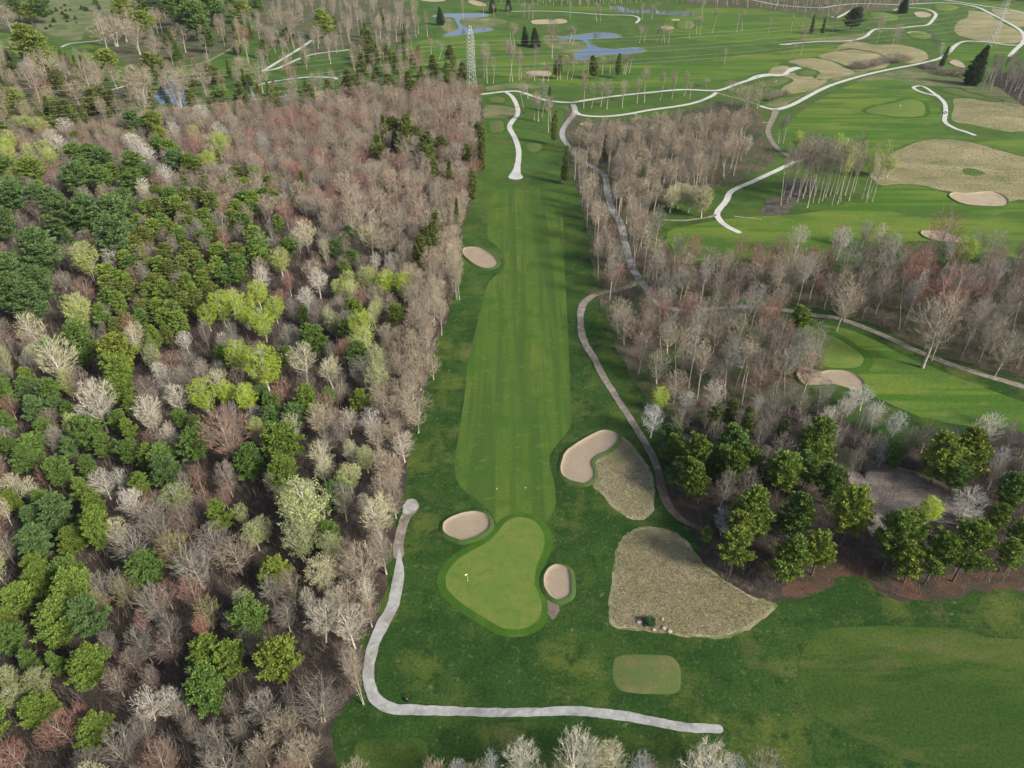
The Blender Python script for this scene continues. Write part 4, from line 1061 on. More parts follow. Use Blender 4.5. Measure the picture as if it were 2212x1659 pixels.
put('SP', 'n6', 1, '640,100,60 1190,230,60 1260,240,80 980,30,60 1085,20,50 1720,960,60 1350,640,40 350,930,90')
put('SP', 'n6', 2, '845,155,30 1695,370,42 915,165,30 1440,30,70')
put('SP', 'n6', 2, '1910,415,125', dh=.55)
put('WP', 'n6', 2, '1110,110,115')
put('WP', 0, 6, '240,150,140 380,150,110 450,190,100 790,50,170 840,150,90 760,240,120 840,300,100 580,330,200 670,410,140 450,430,100 280,300,110 830,440,140 940,460,120 1060,560,190 1250,410,200 1170,230,100 1260,260,90 1990,100,150 1740,230,140 1610,500,190 890,650,130 70,420,100 150,480,160 390,570,170 560,540,100 550,690,130 610,770,130 330,840,200 200,850,110 460,1000,170 200,1050,200 230,1180,130 430,1210,180 90,760,110 300,750,130 2120,950,140 1700,80,110 1760,130,120 30,400,80 2130,100,100 40,250,90', tints=['n1', 'n2', 'n1', 'n4'])
put('WP', 'n2', 6, '1850,360,240 1840,600,190 590,910,190')
put('WP', 'n3', 6, '1760,1215,180')
put('WP', 'n2', 9, '240,30,180 480,60,220 110,170,200 360,290,260 500,290,120 550,580,230 1350,520,230 1490,560,220 240,890,190 340,850,90 590,1010,200')
put('WP', 'n3', 9, '30,260,120 1810,550,280')
put('WP', 'n1', 9, '210,540,110 370,570,90')
put('WP', 'n2', 4, '90,770,140 350,800,110 20,500,80')
put('CD', 'd1', 4, '500,400,90 740,160,50 580,300,100 600,240,110 560,340,100', dh=.3)
# pine clump at the lower right
put('WP', 0, 8, '90,470,180 230,480,150 330,560,160 430,530,150 90,620,160 330,370,190 670,540,200 820,540,150 640,310,80 1000,640,180 470,830,220 1500,930,160 1780,600,150 2150,700,170 2180,1000,150 2150,1110,140 2040,860,120 1370,480,120 720,840,210 -50,420,130', tints=['n1', 'n2', 'n2'])
put('WP', 0, 8, '880,370,210 1100,840,260 380,950,170 700,1120,220 890,1090,190 1680,480,220 1880,440,220 1650,1130,220 1860,1080,260 1380,1010,240 1500,1150,180', tints=['n2', 'n3', 'n2'])
put('WP', 'n3', 8, '345,1080,200')
put('RP', 'd1', 8, '310,180,90 210,230,90 430,220,70 400,290,90', dh=.1)
put('WP', 'n4', 7, '2150,350,150 2190,560,120', dh=-.1)
put('WP', 'n2', 5, '780,810,120', dh=-.35)
put('RP', 'n2', 8, '150,980,80', dh=-.4)

# leafing and pale aspens, left wood
put('LA', 'l1', 3, '1540,1060,170 1710,1130,230 1340,800,120 1430,740,160 1580,760,160 1670,650,130 1780,750,120 1700,850,150')
put('LA', 'l1', 6, '1310,70,180 1460,60,130 1600,90,150')
put('LA', 'l1', 0, '1350,1050,130 1420,930,140 20,960,130')
put('LA', 'l3', 3, '550,430,170 500,770,180 1810,440,130 2190,620,90 1500,700,110')
put('LA', 'l3', 0, '100,800,90 170,800,100 260,820,110 60,900,110 50,1010,130 180,980,90 290,960,110 330,1020,120 1255,860,80 110,1150,130')
put('PA', 'c1', 3, '210,890,180 380,1090,240 880,940,150 1960,1090,190 2140,1160,150 1980,270,140 1930,300,110')
put('PA', 'w1', 3, '720,430,120 2060,580,130 1980,690,120 1700,550,120 1200,970,100 1440,970,80 1030,1170,100')
put('PA', 'w1', 0, '420,820,110 330,890,100 380,930,110 860,930,120 910,980,130 960,1020,120 1080,1130,120 930,1220,90 1300,740,110 1120,840,90 1420,850,110')
put('LA', 'l3', 4, '170,560,130 50,580,110 140,960,150 215,600,80')
put('LA', 'l1', 4, '290,590,130 400,600,130 140,880,180')
put('PA', 'c1', 4, '40,1010,110 2060,1120,160 2130,930,150')
put('PA', 'w1', 4, '220,450,80 320,450,90')
put('PA', 'c2', 6, '620,130,250 1150,90,150 520,240,130 950,180,170 990,240,130 1080,370,150 1100,310,90')
put('PA', 'w1', 6, '670,640,160 780,620,100 860,780,170 1480,560,60')
put('PA', 'c1', 6, '190,680,130 80,660,110 1830,540,120 2090,460,170 1790,640,150 20,820,90 2100,560,130')
put('LA', 'l4', 6, '1960,800,320 1560,850,90 1650,980,150 1710,930,120 1940,1000,230 2130,1050,160 1840,740,120 2000,690,110')
put('RM', 'r2', 6, '1480,330,330')
put('RM', 'r1', 6, '60,140,110 280,590,90 1820,60,140')
put('BM', 'o1', 6, '1120,1070,230')
put('BM', 'k3', 6, '840,1060,240')
put('BM', 'p1', 6, '1390,1020,230 1390,820,130 1190,640,110')
put('RM', 'r2', 6, '1320,740,110 1450,720,110 1280,600,130 1000,760,130 1150,860,130')
put('BM', 't1', 6, '2080,240,180 2190,60,90 2170,220,110')
# pale wood edge beside the fairway
put('PA', 'c2', 7, '50,230,130 70,450,110 150,780,90 400,400,150')
put('PA', 'w1', 7, '190,250,150')
put('LA', 'l4', 7, '160,480,130 50,600,150 60,430,90')
put('PA', 'c1', 7, '240,850,230')
put('BM', 't2', 7, '480,150,220 330,160,150 400,60,150 250,60,130 330,300,130 290,540,200 250,480,120 330,620,130 360,530,110 120,1180,260 30,1080,140 200,1060,150 450,200,120')
put('BM', 't1', 7, '20,1180,180 230,960,120')
put('PA', 'c2', 10, '60,330,240 170,90,150', dh=.1)
put('BM', 't1', 10, '30,120,180 180,230,150')
base('BM', 't1', 10, '145,835,350', W=4.0)
base('BM', 't2', 4, '650,930,300 765,700,330 750,700,330 722,630,280 600,870,330 560,1000,320 610,760,300', W=5)
base('PA', 'c2', 4, '745,695,340', W=5)
put('BM', 't2', 4, '450,560,150 520,600,150 480,680,140 560,650,140 500,780,150 600,540,130 640,480,120 560,450,120 470,860,140 560,880,140 450,1000,150 550,1000,150 500,1100,150 400,1130,140 590,1120,120 640,760,120 700,300,130 740,380,120 660,180,130 700,90,140 780,60,120 650,330,120 760,150,110 620,620,130 430,640,120')
put('BM', 't1', 4, '560,180,230 180,230,260 360,200,180 100,70,180 250,60,160 480,60,160 60,160,150 280,320,150 400,420,130')
# silvery and lime trees at the lower left
put('LA', 'l4', 9, '1580,160,120 240,690,160 50,680,120 90,790,140')
put('PA', 'w1', 9, '950,830,200 1100,820,190')
put('PA', 'c2', 9, '2080,300,220 2010,160,120 2170,160,150')
put('BM', 't1', 9, '1830,970,230 1700,1130,210 1980,1130,230 1880,1180,200 1640,1200,170')
put('BM', 'k1', 9, '1390,1050,220 1050,1150,200 560,1210,180 900,1000,180 1250,1010,130 1540,1000,140 1180,900,120')
put('BM', 'o1', 9, '1340,230,180 620,200,170 800,100,180')
put('RM', 'r3', 9, '1300,330,100 920,290,90')
put('RM', 'r1', 9, '400,980,230 80,1150,170 300,1060,140 520,900,120')
put('RM', 'r4', 9, '750,680,150 980,660,120 850,540,150 1500,850,130 1880,790,110')
put('BM', 'k3', 9, '1680,850,220 1750,80,150 640,60,150 760,40,140')
put('BM', 'k2', 9, '1500,300,130 1600,420,140 940,470,130 1100,330,150 700,430,130 1850,250,180')
# row of crowns along the bottom edge
put('PA', 'c2', 10, '1150,1205,229.5 1540,1185,310.5', dh=.05)
put('PA', 'c1', 10, '1650,1175,175.5 1760,1175,202.5')
put('PA', 'w2', 10, '970,1225,121.5 750,1265,121.5 1930,1235,175.5')
put('BM', 't1', 10, '600,1295,189 1290,1305,175.5 90,1295,202.5 860,1295,175.5 1420,1305,175.5 2000,1275,162')
put('BM', 'p1', 10, '2150,1290,162 810,1305,148.5')
put('PA', 'c2', 11, '140,1255,310.5')
put('PA', 'w2', 11, '340,1275,189')
put('BM', 't1', 11, '550,1275,256.5')
# aspens and big trees on the right
put('LA', 'l1', 7, '2070,90,120')
put('LA', 'l1', 8, '1610,815,140')
put('LA', 'l2', 8, '2130,730,110')
put('PA', 'w2', 7, '2020,230,160')
put('PA', 'w1', 8, '30,120,110 210,60,150 940,220,120 1100,100,140 1180,80,120 1050,170,120 1260,200,150 1990,290,180 1850,790,210 480,150,60')
put('PA', 'w2', 8, '1390,250,130 270,880,150 1210,190,100')
put('PA', 'w2', 8, '2060,480,130 1290,470,100', dh=-.15)
put('PA', 'c2', 5, '750,300,130 1290,260,90')
put('PA', 'w1', 5, '1030,320,140')
put('RM', 'r3', 5, '1040,260,90 880,580,90 1750,680,330 700,900,60 320,700,70')
put('RM', 'r1', 5, '550,440,130 850,410,110 1560,500,200 1700,250,240 1440,380,80 400,500,90 270,450,100')
put('BM', 't1', 5, '1060,690,250 1660,870,330 1940,800,180 2100,1030,200 740,520,180 720,560,130')
put('LA', 'l2', 5, '1850,380,140')
put('PA', 'c1', 5, '2070,400,90')
put('BM', 'k3', 5, '1340,450,230 1080,440,200 1190,250,110 480,700,180 130,820,200 440,750,180 870,980,230 250,850,150 820,1060,200 780,950,130 500,1130,160 330,1020,150 230,1180,140 1900,330,130 2050,330,150 2180,470,130 2160,620,150 1880,600,130')
put('RM', 'r4', 5, '240,520,200 170,450,160 380,560,170 130,560,150 330,640,130 300,750,110 420,1020,110 90,1080,110 1600,400,140 1300,330,100')
base('BI', 'w1', 5, '1435,855,340', W=3.5)
base('BM', 't1', 5, '1040,840,230 1612,1090,430', W=9)
base('BM', 'k3', 5, '1800,1085,420 1915,1100,300 1570,1020,200 2045,1160,260 2165,1140,260 2240,1100,300', W=6)
# far top left and single trees
put('BM', 't1', 0, '270,430,190 200,500,170 560,500,210 660,220,180 860,520,180 600,480,170 900,640,190 40,100,150 480,590,140 730,480,120 1180,240,120 1780,120,130 1890,130,130 1420,130,80 1130,540,200 1200,500,120 1310,500,150 1560,430,120 1680,480,150 870,220,160 720,180,180 790,150,180 990,290,120 1000,100,100 1670,180,90 1750,220,100 2050,230,100 2170,260,100 2060,620,100 1500,70,80', dh=.05)
put('BM', 't2', 0, '900,520,190', dh=.12)
put('RM', 'r3', 0, '425,410,90 280,570,130 60,480,70 1570,230,110 1880,450,100', dh=-.1)
put('RM', 'r1', 0, '2010,750,110 1880,780,140 1780,830,130 1740,1080,70 2130,720,100 320,1180,70 1400,1170,90 1620,880,100 2040,830,120')
put('RM', 'r2', 1, '560,590,150 640,640,150 160,640,110 20,600,90 250,690,80 370,700,90 150,800,130 100,780,130 640,820,130 690,870,120 150,960,130 510,640,130 660,760,130 60,760,130 730,600,120 1070,280,70 1575,500,50 500,380,110')
put('BM', 't1', 1, '40,700,150 320,620,140 230,860,150 90,900,150 420,970,160 60,1100,180 510,1050,130 740,1000,150 800,650,130 790,860,120 350,1190,180 480,1190,150 700,700,130 850,580,90 30,1200,180 200,1120,170 300,1020,120 870,780,90 840,940,110 880,660,80 770,1100,120 640,1210,130')
put('RM', 'r1', 2, '790,200,70')
base('SL', 0, 1, '300,375,150 320,385,160 270,390,150 360,270,180 485,240,150 560,240,170 450,360,140 95,470,200 145,180,120 635,385,130 585,360,120 790,125,140 920,110,90 990,110,90 1080,108,80 1180,115,100 1215,125,110 1240,120,110 1480,125,120 1497,290,130 1480,280,110 1655,140,130 1678,140,110 1595,50,60 1745,60,80 1950,125,110 2010,125,100 2045,90,80 1930,280,120 1965,275,110 2045,275,120 2070,278,110 2095,278,120 2120,280,100 1100,290,150 1125,305,160 945,540,260 925,500,220 985,540,180 1090,530,260 1110,530,250 1165,515,200 1150,520,200 1250,525,240 1400,520,150 1420,520,150 1460,520,160 1490,520,150 1830,480,120 1865,470,130 1840,485,130 1570,700,220 1620,700,160 1680,690,180 1720,710,190 1820,700,180 1965,665,230 1915,670,170 2065,650,190 2140,640,190 1300,760,250 1340,860,230 1210,640,200 1275,790,200 1360,800,180 1180,700,170 1250,780,180 1520,500,140 1560,490,120 1600,480,130 1690,480,130 1740,480,110 1780,475,120 1310,530,130 1340,530,130 700,220,110 500,220,120 230,300,170 250,380,160', tints=['t1', 't3', 'k3', 'r4', 't1'], W=5.5)
base('BM', 't3', 1, '1365,380,270', W=11)
base('SL', 0, 2, '115,135,150 110,225,120 190,215,170 350,210,130 385,200,140 555,220,130 700,210,130 770,200,120 820,190,130 880,195,150 915,205,140 970,205,130 270,418,110 705,360,90 765,355,140 1100,315,80 10,620,160 45,640,110 40,250,120 150,560,50 130,100,110 620,930,180 650,930,190 20,190,150 90,220,130', tints=['t1', 't3', 'k3'], W=4.5)
base('BM', 't1', 2, '1250,300,210 1390,280,130 1360,290,130', W=7)
base('BI', 'w1', 2, '1630,470,200 1705,420,110', W=3)
put('BM', 't1', 2, '430,620,200 330,580,130 500,600,130 1290,130,90 1010,60,80', dh=-.35)
put('LA', 'l2', 2, '750,910,80 1050,970,130 1000,930,80 1110,980,90', dh=.15)
put('LA', 'l3', 2, '1290,1060,90 1240,1070,80 1350,1070,80')
put('RM', 'r4', 2, '850,910,130 900,960,120 1150,1040,120 230,930,100 390,960,100 860,960,110')
put('PA', 'c2', 2, '420,930,90')
put('LA', 'c1', 2, '-20,1255,130 50,1275,140 140,1290,130 -70,1280,110')
put('PA', 'c2', 1, '2100,1090,120')
# the row of slim birches
S6 = '50,1340 95,1220 70,1210 255,1120 285,1470 420,1360 545,1360 630,1310 720,1100 810,1190 850,1410 980,1390 960,1170 1050,1310 1150,1190 1180,1080 1245,1310 1350,1110 1540,1280 1625,1360 1660,1230 1775,1330 -100,1250 -180,1350 -260,1200 -320,1420 180,1250 340,1240 470,1180 700,1230 -40,1080 390,1060'
for q in S6.split():
    a, b_ = [float(k) for k in q.split(',')]
    X, Y = G((2980 + a / 6.144) * .576, (540 + b_ / 6.144) * .576)
    lime = a > 800 and rnd.random() < .5
    TREES.append([X, Y, 'BI', rnd.choice(['l3', 'l3', 'c1']) if lime or a > 1500 else rnd.choice(['t1', 'k3', 'r4']), rnd.uniform(23, 29), rnd.uniform(4, 6.5), True])
# dark shrubs on the far hillside and leafless brush
for s in '955,120,45 1025,165,40 1100,150,40 1270,125,70 1350,150,80 1555,130,80 975,205,60 880,160,70 1050,260,100 1180,280,65 800,200,90 840,320,80 795,400,65 725,435,60 1615,225,45 700,240,80 640,210,80 1050,330,50 1190,350,35 1010,80,50'.split():
    a, b_, c_ = [float(k) for k in s.split(',')]
    X, Y = G(a / 4.148 * .576, (b_ + c_ * .3) / 4.148 * .576)
    z = PX(X, Y)[2]
    W = c_ / 4.148 * .576 * z / F
    TREES.append([X, Y, 'HS', 'n6' if rnd.random() < .5 else 'n4', W * rnd.uniform(.6, .9), W, True])
KIND['HS'] = ('cedar', 'dark_shrub', 'shrub', 3, 'small dark evergreen shrub')
base('SH', 0, 2, '1100,440 1130,445 1160,450 1190,448 1220,442 1250,436 1280,425 1310,415 1340,410 1370,408 1400,410 1430,405 1460,400 1330,390 1380,385 1180,425 1230,415 1580,450 1620,465 1660,480 1700,490 1740,492 1780,495 1810,500 1600,440 1680,470 1750,480 620,640 590,650 560,655 640,625 660,620 600,630 1130,430 1420,390 1290,400', tints=['k1', 'p1', 't3', 't3'], W=8, dh=.1)
print('hand', len(TREES))
# ------------------------------------------------------------------ fill the woods between the trees picked out above
def inside(poly, x, y):
    c = False; j = len(poly) - 1
    for i in range(len(poly)):
        xi, yi = poly[i][0], poly[i][1]; xj, yj = poly[j][0], poly[j][1]
        if (yi > y) != (yj > y) and x < (xj - xi) * (y - yi) / (yj - yi) + xi: c = not c
        j = i
    return c


KEEP = [outline(Q(s), 4) for s in (
    '1040,190 1120,190 1240,220 1215,300 1250,420 1275,560 1290,700 1330,830 1400,960 1450,1110 1700,1300 1700,1700 720,1700 790,1480 860,1110 900,1000 940,800 985,650 990,480 1035,380',)]
# stretches of path that the picture shows between the trees
CLEAR = [(p[0], p[1], .62) for p in catmull(Q('1227,263 1215,283 1217,300 1234,323 1257,347 1290,367 1307,383 1312,415 1322,452 1340,482 1350,525 1364,572 1380,602 1400,630'), False, 3)]
CLEAR += [(p[0], p[1], .7) for p in catmull(Q('1354,621 1320,630 1287,637 1264,652 1255,672 1254,692 1257,722 1267,748 1284,775 1297,802 1313,829 1334,863 1360,903 1387,946'), False, 3)]
CLEAR += [(p[0], p[1], .7) for p in catmull(Q('1700,670 1758,681 1808,688 1851,702 1908,725 1975,756 2041,783 2108,805 2191,830'), False, 3)]
CLEAR += [(p[0], p[1], .7) for p in catmull(Q('1735,345 1715,351 1675,370 1625,393 1581,413 1676,238 1671,253 1660,277 1661,293 1675,317'), False, 2)]
CLEAR += [(p[0], p[1], .6) for p in Q('133,102 150,95 183,91 217,87 222,197 250,192 277,183 350,150 400,143 443,135 473,120 570,153 607,130 640,110 600,148 633,133 667,120 700,114 600,175 667,167 717,168 385,215 375,205 395,225')]
CELL = {}
def cell(X, Y): return (int(X // 8), int(Y // 8))
def near(X, Y, r, fac):
    cx, cy = cell(X, Y)
    for i in range(-2, 3):
        for j in range(-2, 3):
            for t in CELL.get((cx + i, cy + j), ()):
                rr_ = (r + t[5] * .5) * (max(fac, .92) if t[6] and t[2] in ('WP', 'LA', 'PA') else fac)
                if (t[0] - X) ** 2 + (t[1] - Y) ** 2 < rr_ * rr_: return True
    return False
for t in TREES: CELL.setdefault(cell(t[0], t[1]), []).append(t)


def poisson(polyP, spacing, fn, fac=.55, tries=30, keep=True, seed=1):
    rr = random.Random(seed)
    W = np.array([G(p[0], p[1]) for p in polyP])
    x0, y0 = W.min(0); x1, y1 = W.max(0)
    area = (x1 - x0) * (y1 - y0)
    n = int(area / (spacing ** 2) * tries / 6)
    added = 0
    Wl = [tuple(q) for q in W]
    for _ in range(n):
        X, Y = rr.uniform(x0, x1), rr.uniform(y0, y1)
        if not inside(Wl, X, Y): continue
        px, py, zz = PX(X, Y, 8)
        if px < -70 or px > 2290 or py > 1740 or py < -40 or Y > 1020: continue
        if keep and any(inside(k, X, Y) for k in KEEP): continue
        t = fn(rr, px, py)
        if t is None: continue
        kind, tint, H, Wd = t
        if near(X, Y, Wd * .5, fac): continue
        a0_ = PX(X, Y, 0); a1_ = PX(X, Y, H); cw = Wd * .5 * F / a0_[2]
        if any(abs(a1_[0] + (a0_[0] - a1_[0]) * (q[1] - a1_[1]) / max(1, a0_[1] - a1_[1]) - q[0]) < cw * .8 and a1_[1] < q[1] < a0_[1] and rr.random() < q[2] for q in CLEAR): continue
        tr = [X, Y, kind, tint, H, Wd, False]
        TREES.append(tr); CELL.setdefault(cell(X, Y), []).append(tr); added += 1
    return added


def left_wood(rr, px, py):
    u = rr.random()
    if (px - 415) ** 2 / 2200 + (py - 1285) ** 2 / 4200 < 1 and rr.random() < .85: return None      # the dark gap in the lower wood
    zone_p = (300 < px < 700 and 440 < py < 760) or (px < 300 and 400 < py < 700)
    if zone_p and rr.random() < .8: return None
    if py < 300 and px < 330: k = 'BM' if u < .7 else 'RM'; tint = rr.choice(['t1', 't3', 'k3', 'o1']) if k == 'BM' else 'r4'
    elif py < 480 and px > 420 + (py - 300) * .3:
        k = 'RM' if u < .45 else 'BM'; tint = rr.choice(['r1', 'r2', 'r2', 'r1', 'r4', 'r4']) if k == 'RM' else rr.choice(['t1', 't1', 't3', 'k3', 't1'])
    elif px > 800 and py < 1150: k = 'BM'; tint = rr.choice(['t1', 't2', 't1', 't3'])
    elif py > 1050: k = 'BM' if u < .72 else 'RM'; tint = rr.choice(['k1', 'k1', 'k2', 'k3', 'p1', 't3']) if k == 'BM' else rr.choice(['r4', 'r2', 'r4'])
    else: k = 'BM' if u < .62 else 'RM'; tint = rr.choice(['k1', 'k2', 'k3', 'p1', 't3', 't1']) if k == 'BM' else rr.choice(['r1', 'r2', 'r4', 'r4'])
    big = 1.15 if py > 980 else 1.0
    if py < 480 and px > 420: return k, tint, rr.uniform(9, 14.5), rr.uniform(6.5, 10.5)
    v = rr.random()
    if px < 820 and py > 400 and not zone_p:
        if v < .17: return rr.choice(['LA', 'PA']), rr.choice(['l3', 'l4', 'c1', 'l4']), rr.uniform(8, 12.5) * big, rr.uniform(4, 7) * big
        if v < .33: return 'WP', rr.choice(['n1', 'n2', 'n1', 'n4']), rr.uniform(7.5, 12) * big, rr.uniform(4.5, 7) * big
    return k, tint, rr.uniform(6.5, 12.5) * big, rr.uniform(4.2, 8.4) * big


print('left', poisson(FOREST, 9.0, left_wood, .665, tries=60, seed=3))
W1u = Q('1225,335 1300,322 1420,312 1520,300 1600,296 1615,335 1590,378 1500,425 1440,450 1405,470 1380,560 1350,560 1330,480 1290,440 1262,470 1240,400')
print('w1u', poisson(W1u, 8, lambda rr, px, py: ('SL', rr.choice(['t1', 't3', 't2', 'r4', 't1']), rr.uniform(15, 21), rr.uniform(4.5, 6.8)) if rr.random() < .6 else ('BM', rr.choice(['t1', 't3', 'k3']), rr.uniform(14, 18), rr.uniform(5, 7.5)), .76, keep=False, seed=5))
W1l = Q('1262,470 1290,440 1330,480 1405,520 1440,590 1520,640 1640,664 1735,690 1750,740 1735,800 1745,850 1700,870 1600,890 1530,870 1450,890 1400,850 1350,760 1318,690 1290,600')
print('w1l', poisson(W1l, 6, lambda rr, px, py: ('BM', rr.choice(['t1', 'k3', 't3', 'k1', 't1']), rr.uniform(11, 16), rr.uniform(6, 9.5)) if rr.random() < .62 else (('RM', rr.choice(['r2', 'r1', 'r4']), rr.uniform(11, 15), rr.uniform(6, 9)) if rr.random() < .55 else ('SL', rr.choice(['t1', 'k3']), rr.uniform(18, 22), rr.uniform(4, 5.5))), .70, keep=False, seed=6))
print('w2', poisson(W2, 7, lambda rr, px, py: ('BM', rr.choice(['k3', 't3', 't1', 't1']), rr.uniform(11, 15.5), rr.uniform(6.5, 10)) if rr.random() < .55 else (('RM', rr.choice(['r2', 'r1', 'r4']), rr.uniform(13, 17), rr.uniform(6, 8)) if rr.random() < .8 else ('SL', 'k3', 19, 5.5)), .80, keep=False, seed=7))
print('w3', poisson(Q('1440,925 1600,905 1750,880 1850,900 1900,960 2100,980 2212,940 2300,960 2300,1150 2212,1180 2060,1060 1900,1000 1850,1030 1750,1100 1500,1100'), 7, lambda rr, px, py: ('BM', rr.choice(['k1', 'k2', 'k3']), rr.uniform(9, 14), rr.uniform(4, 6.5)), .75, keep=False, seed=8))
print('tl', poisson(Q('-200,150 60,120 200,150 240,190 330,190 340,235 300,262 150,292 -200,292'), 8, lambda rr, px, py: ('BM', rr.choice(['t1', 't3', 'k3', 'o1']), rr.uniform(13, 18), rr.uniform(6, 9.5)) if rr.random() < .75 else ('CD', 'd1', rr.uniform(9, 13), rr.uniform(4, 5.5)), 1.3, keep=False, seed=9))
print('tl2', poisson(Q('200,60 300,20 420,-10 560,0 560,100 700,90 745,40 900,40 880,95 760,110 700,150 640,160 560,165 500,120 420,135 330,155 300,145 240,110'), 9, lambda rr, px, py: ('BM', rr.choice(['t1', 't3', 'k3']), rr.uniform(14, 19), rr.uniform(6, 9)) if rr.random() < .6 else (('SL', rr.choice(['t1', 't3']), rr.uniform(18, 23), rr.uniform(4.5, 6)) if rr.random() < .7 else ('CD', 'd1', rr.uniform(9, 14), rr.uniform(4, 6))), 2.1, keep=False, seed=10))
print('tl3', poisson(Q('560,-40 720,-40 900,-30 900,40 740,50 560,60 400,0'), 10, lambda rr, px, py: ('BM', rr.choice(['t1', 't3', 'k3']), rr.uniform(15, 19), rr.uniform(6, 9)), 3, keep=False, seed=11))
print('corr', poisson(Q('300,170 540,160 560,195 760,190 760,120 900,120 930,160 1030,190 985,196 800,214 600,240 400,256 300,262'), 9, lambda rr, px, py: ('BM', rr.choice(['t1', 't3', 'r4']), rr.uniform(12, 17), rr.uniform(5, 8)) if rr.random() < .65 else ('CD', 'd1', rr.uniform(8, 13), rr.uniform(4, 5.5)), 1.5, keep=False, seed=12))
print('top', poisson(Q('1440,-40 1640,-34 2030,-34 2000,4 1840,26 1700,24 1540,12 1440,4'), 10, lambda rr, px, py: ('SL', rr.choice(['t1', 't3', 'k3']), rr.uniform(18, 24), rr.uniform(4.5, 7)), 1.7, keep=False, seed=13))
print('top2', poisson(Q('1060,-30 1440,-34 1440,2 1240,14 1060,8'), 14, lambda rr, px, py: ('SL', rr.choice(['t1', 't3', 'k3']), rr.uniform(17, 22), rr.uniform(4.5, 6.5)), 1.4, keep=False, seed=14))
print('rc', poisson(Q('2085,185 2115,175 2160,165 2330,150 2330,250 2212,228 2150,205'), 6, lambda rr, px, py: ('SL', rr.choice(['k2', 'k3', 'k1']), rr.uniform(14, 19), rr.uniform(4, 6)), 1.4, keep=False, seed=15))
print('dk', poisson(Q('2110,-30 2330,-30 2330,6 2130,2'), 9, lambda rr, px, py: ('WP', 'n6', rr.uniform(12, 16), rr.uniform(6, 9)), 1.3, keep=False, seed=16))

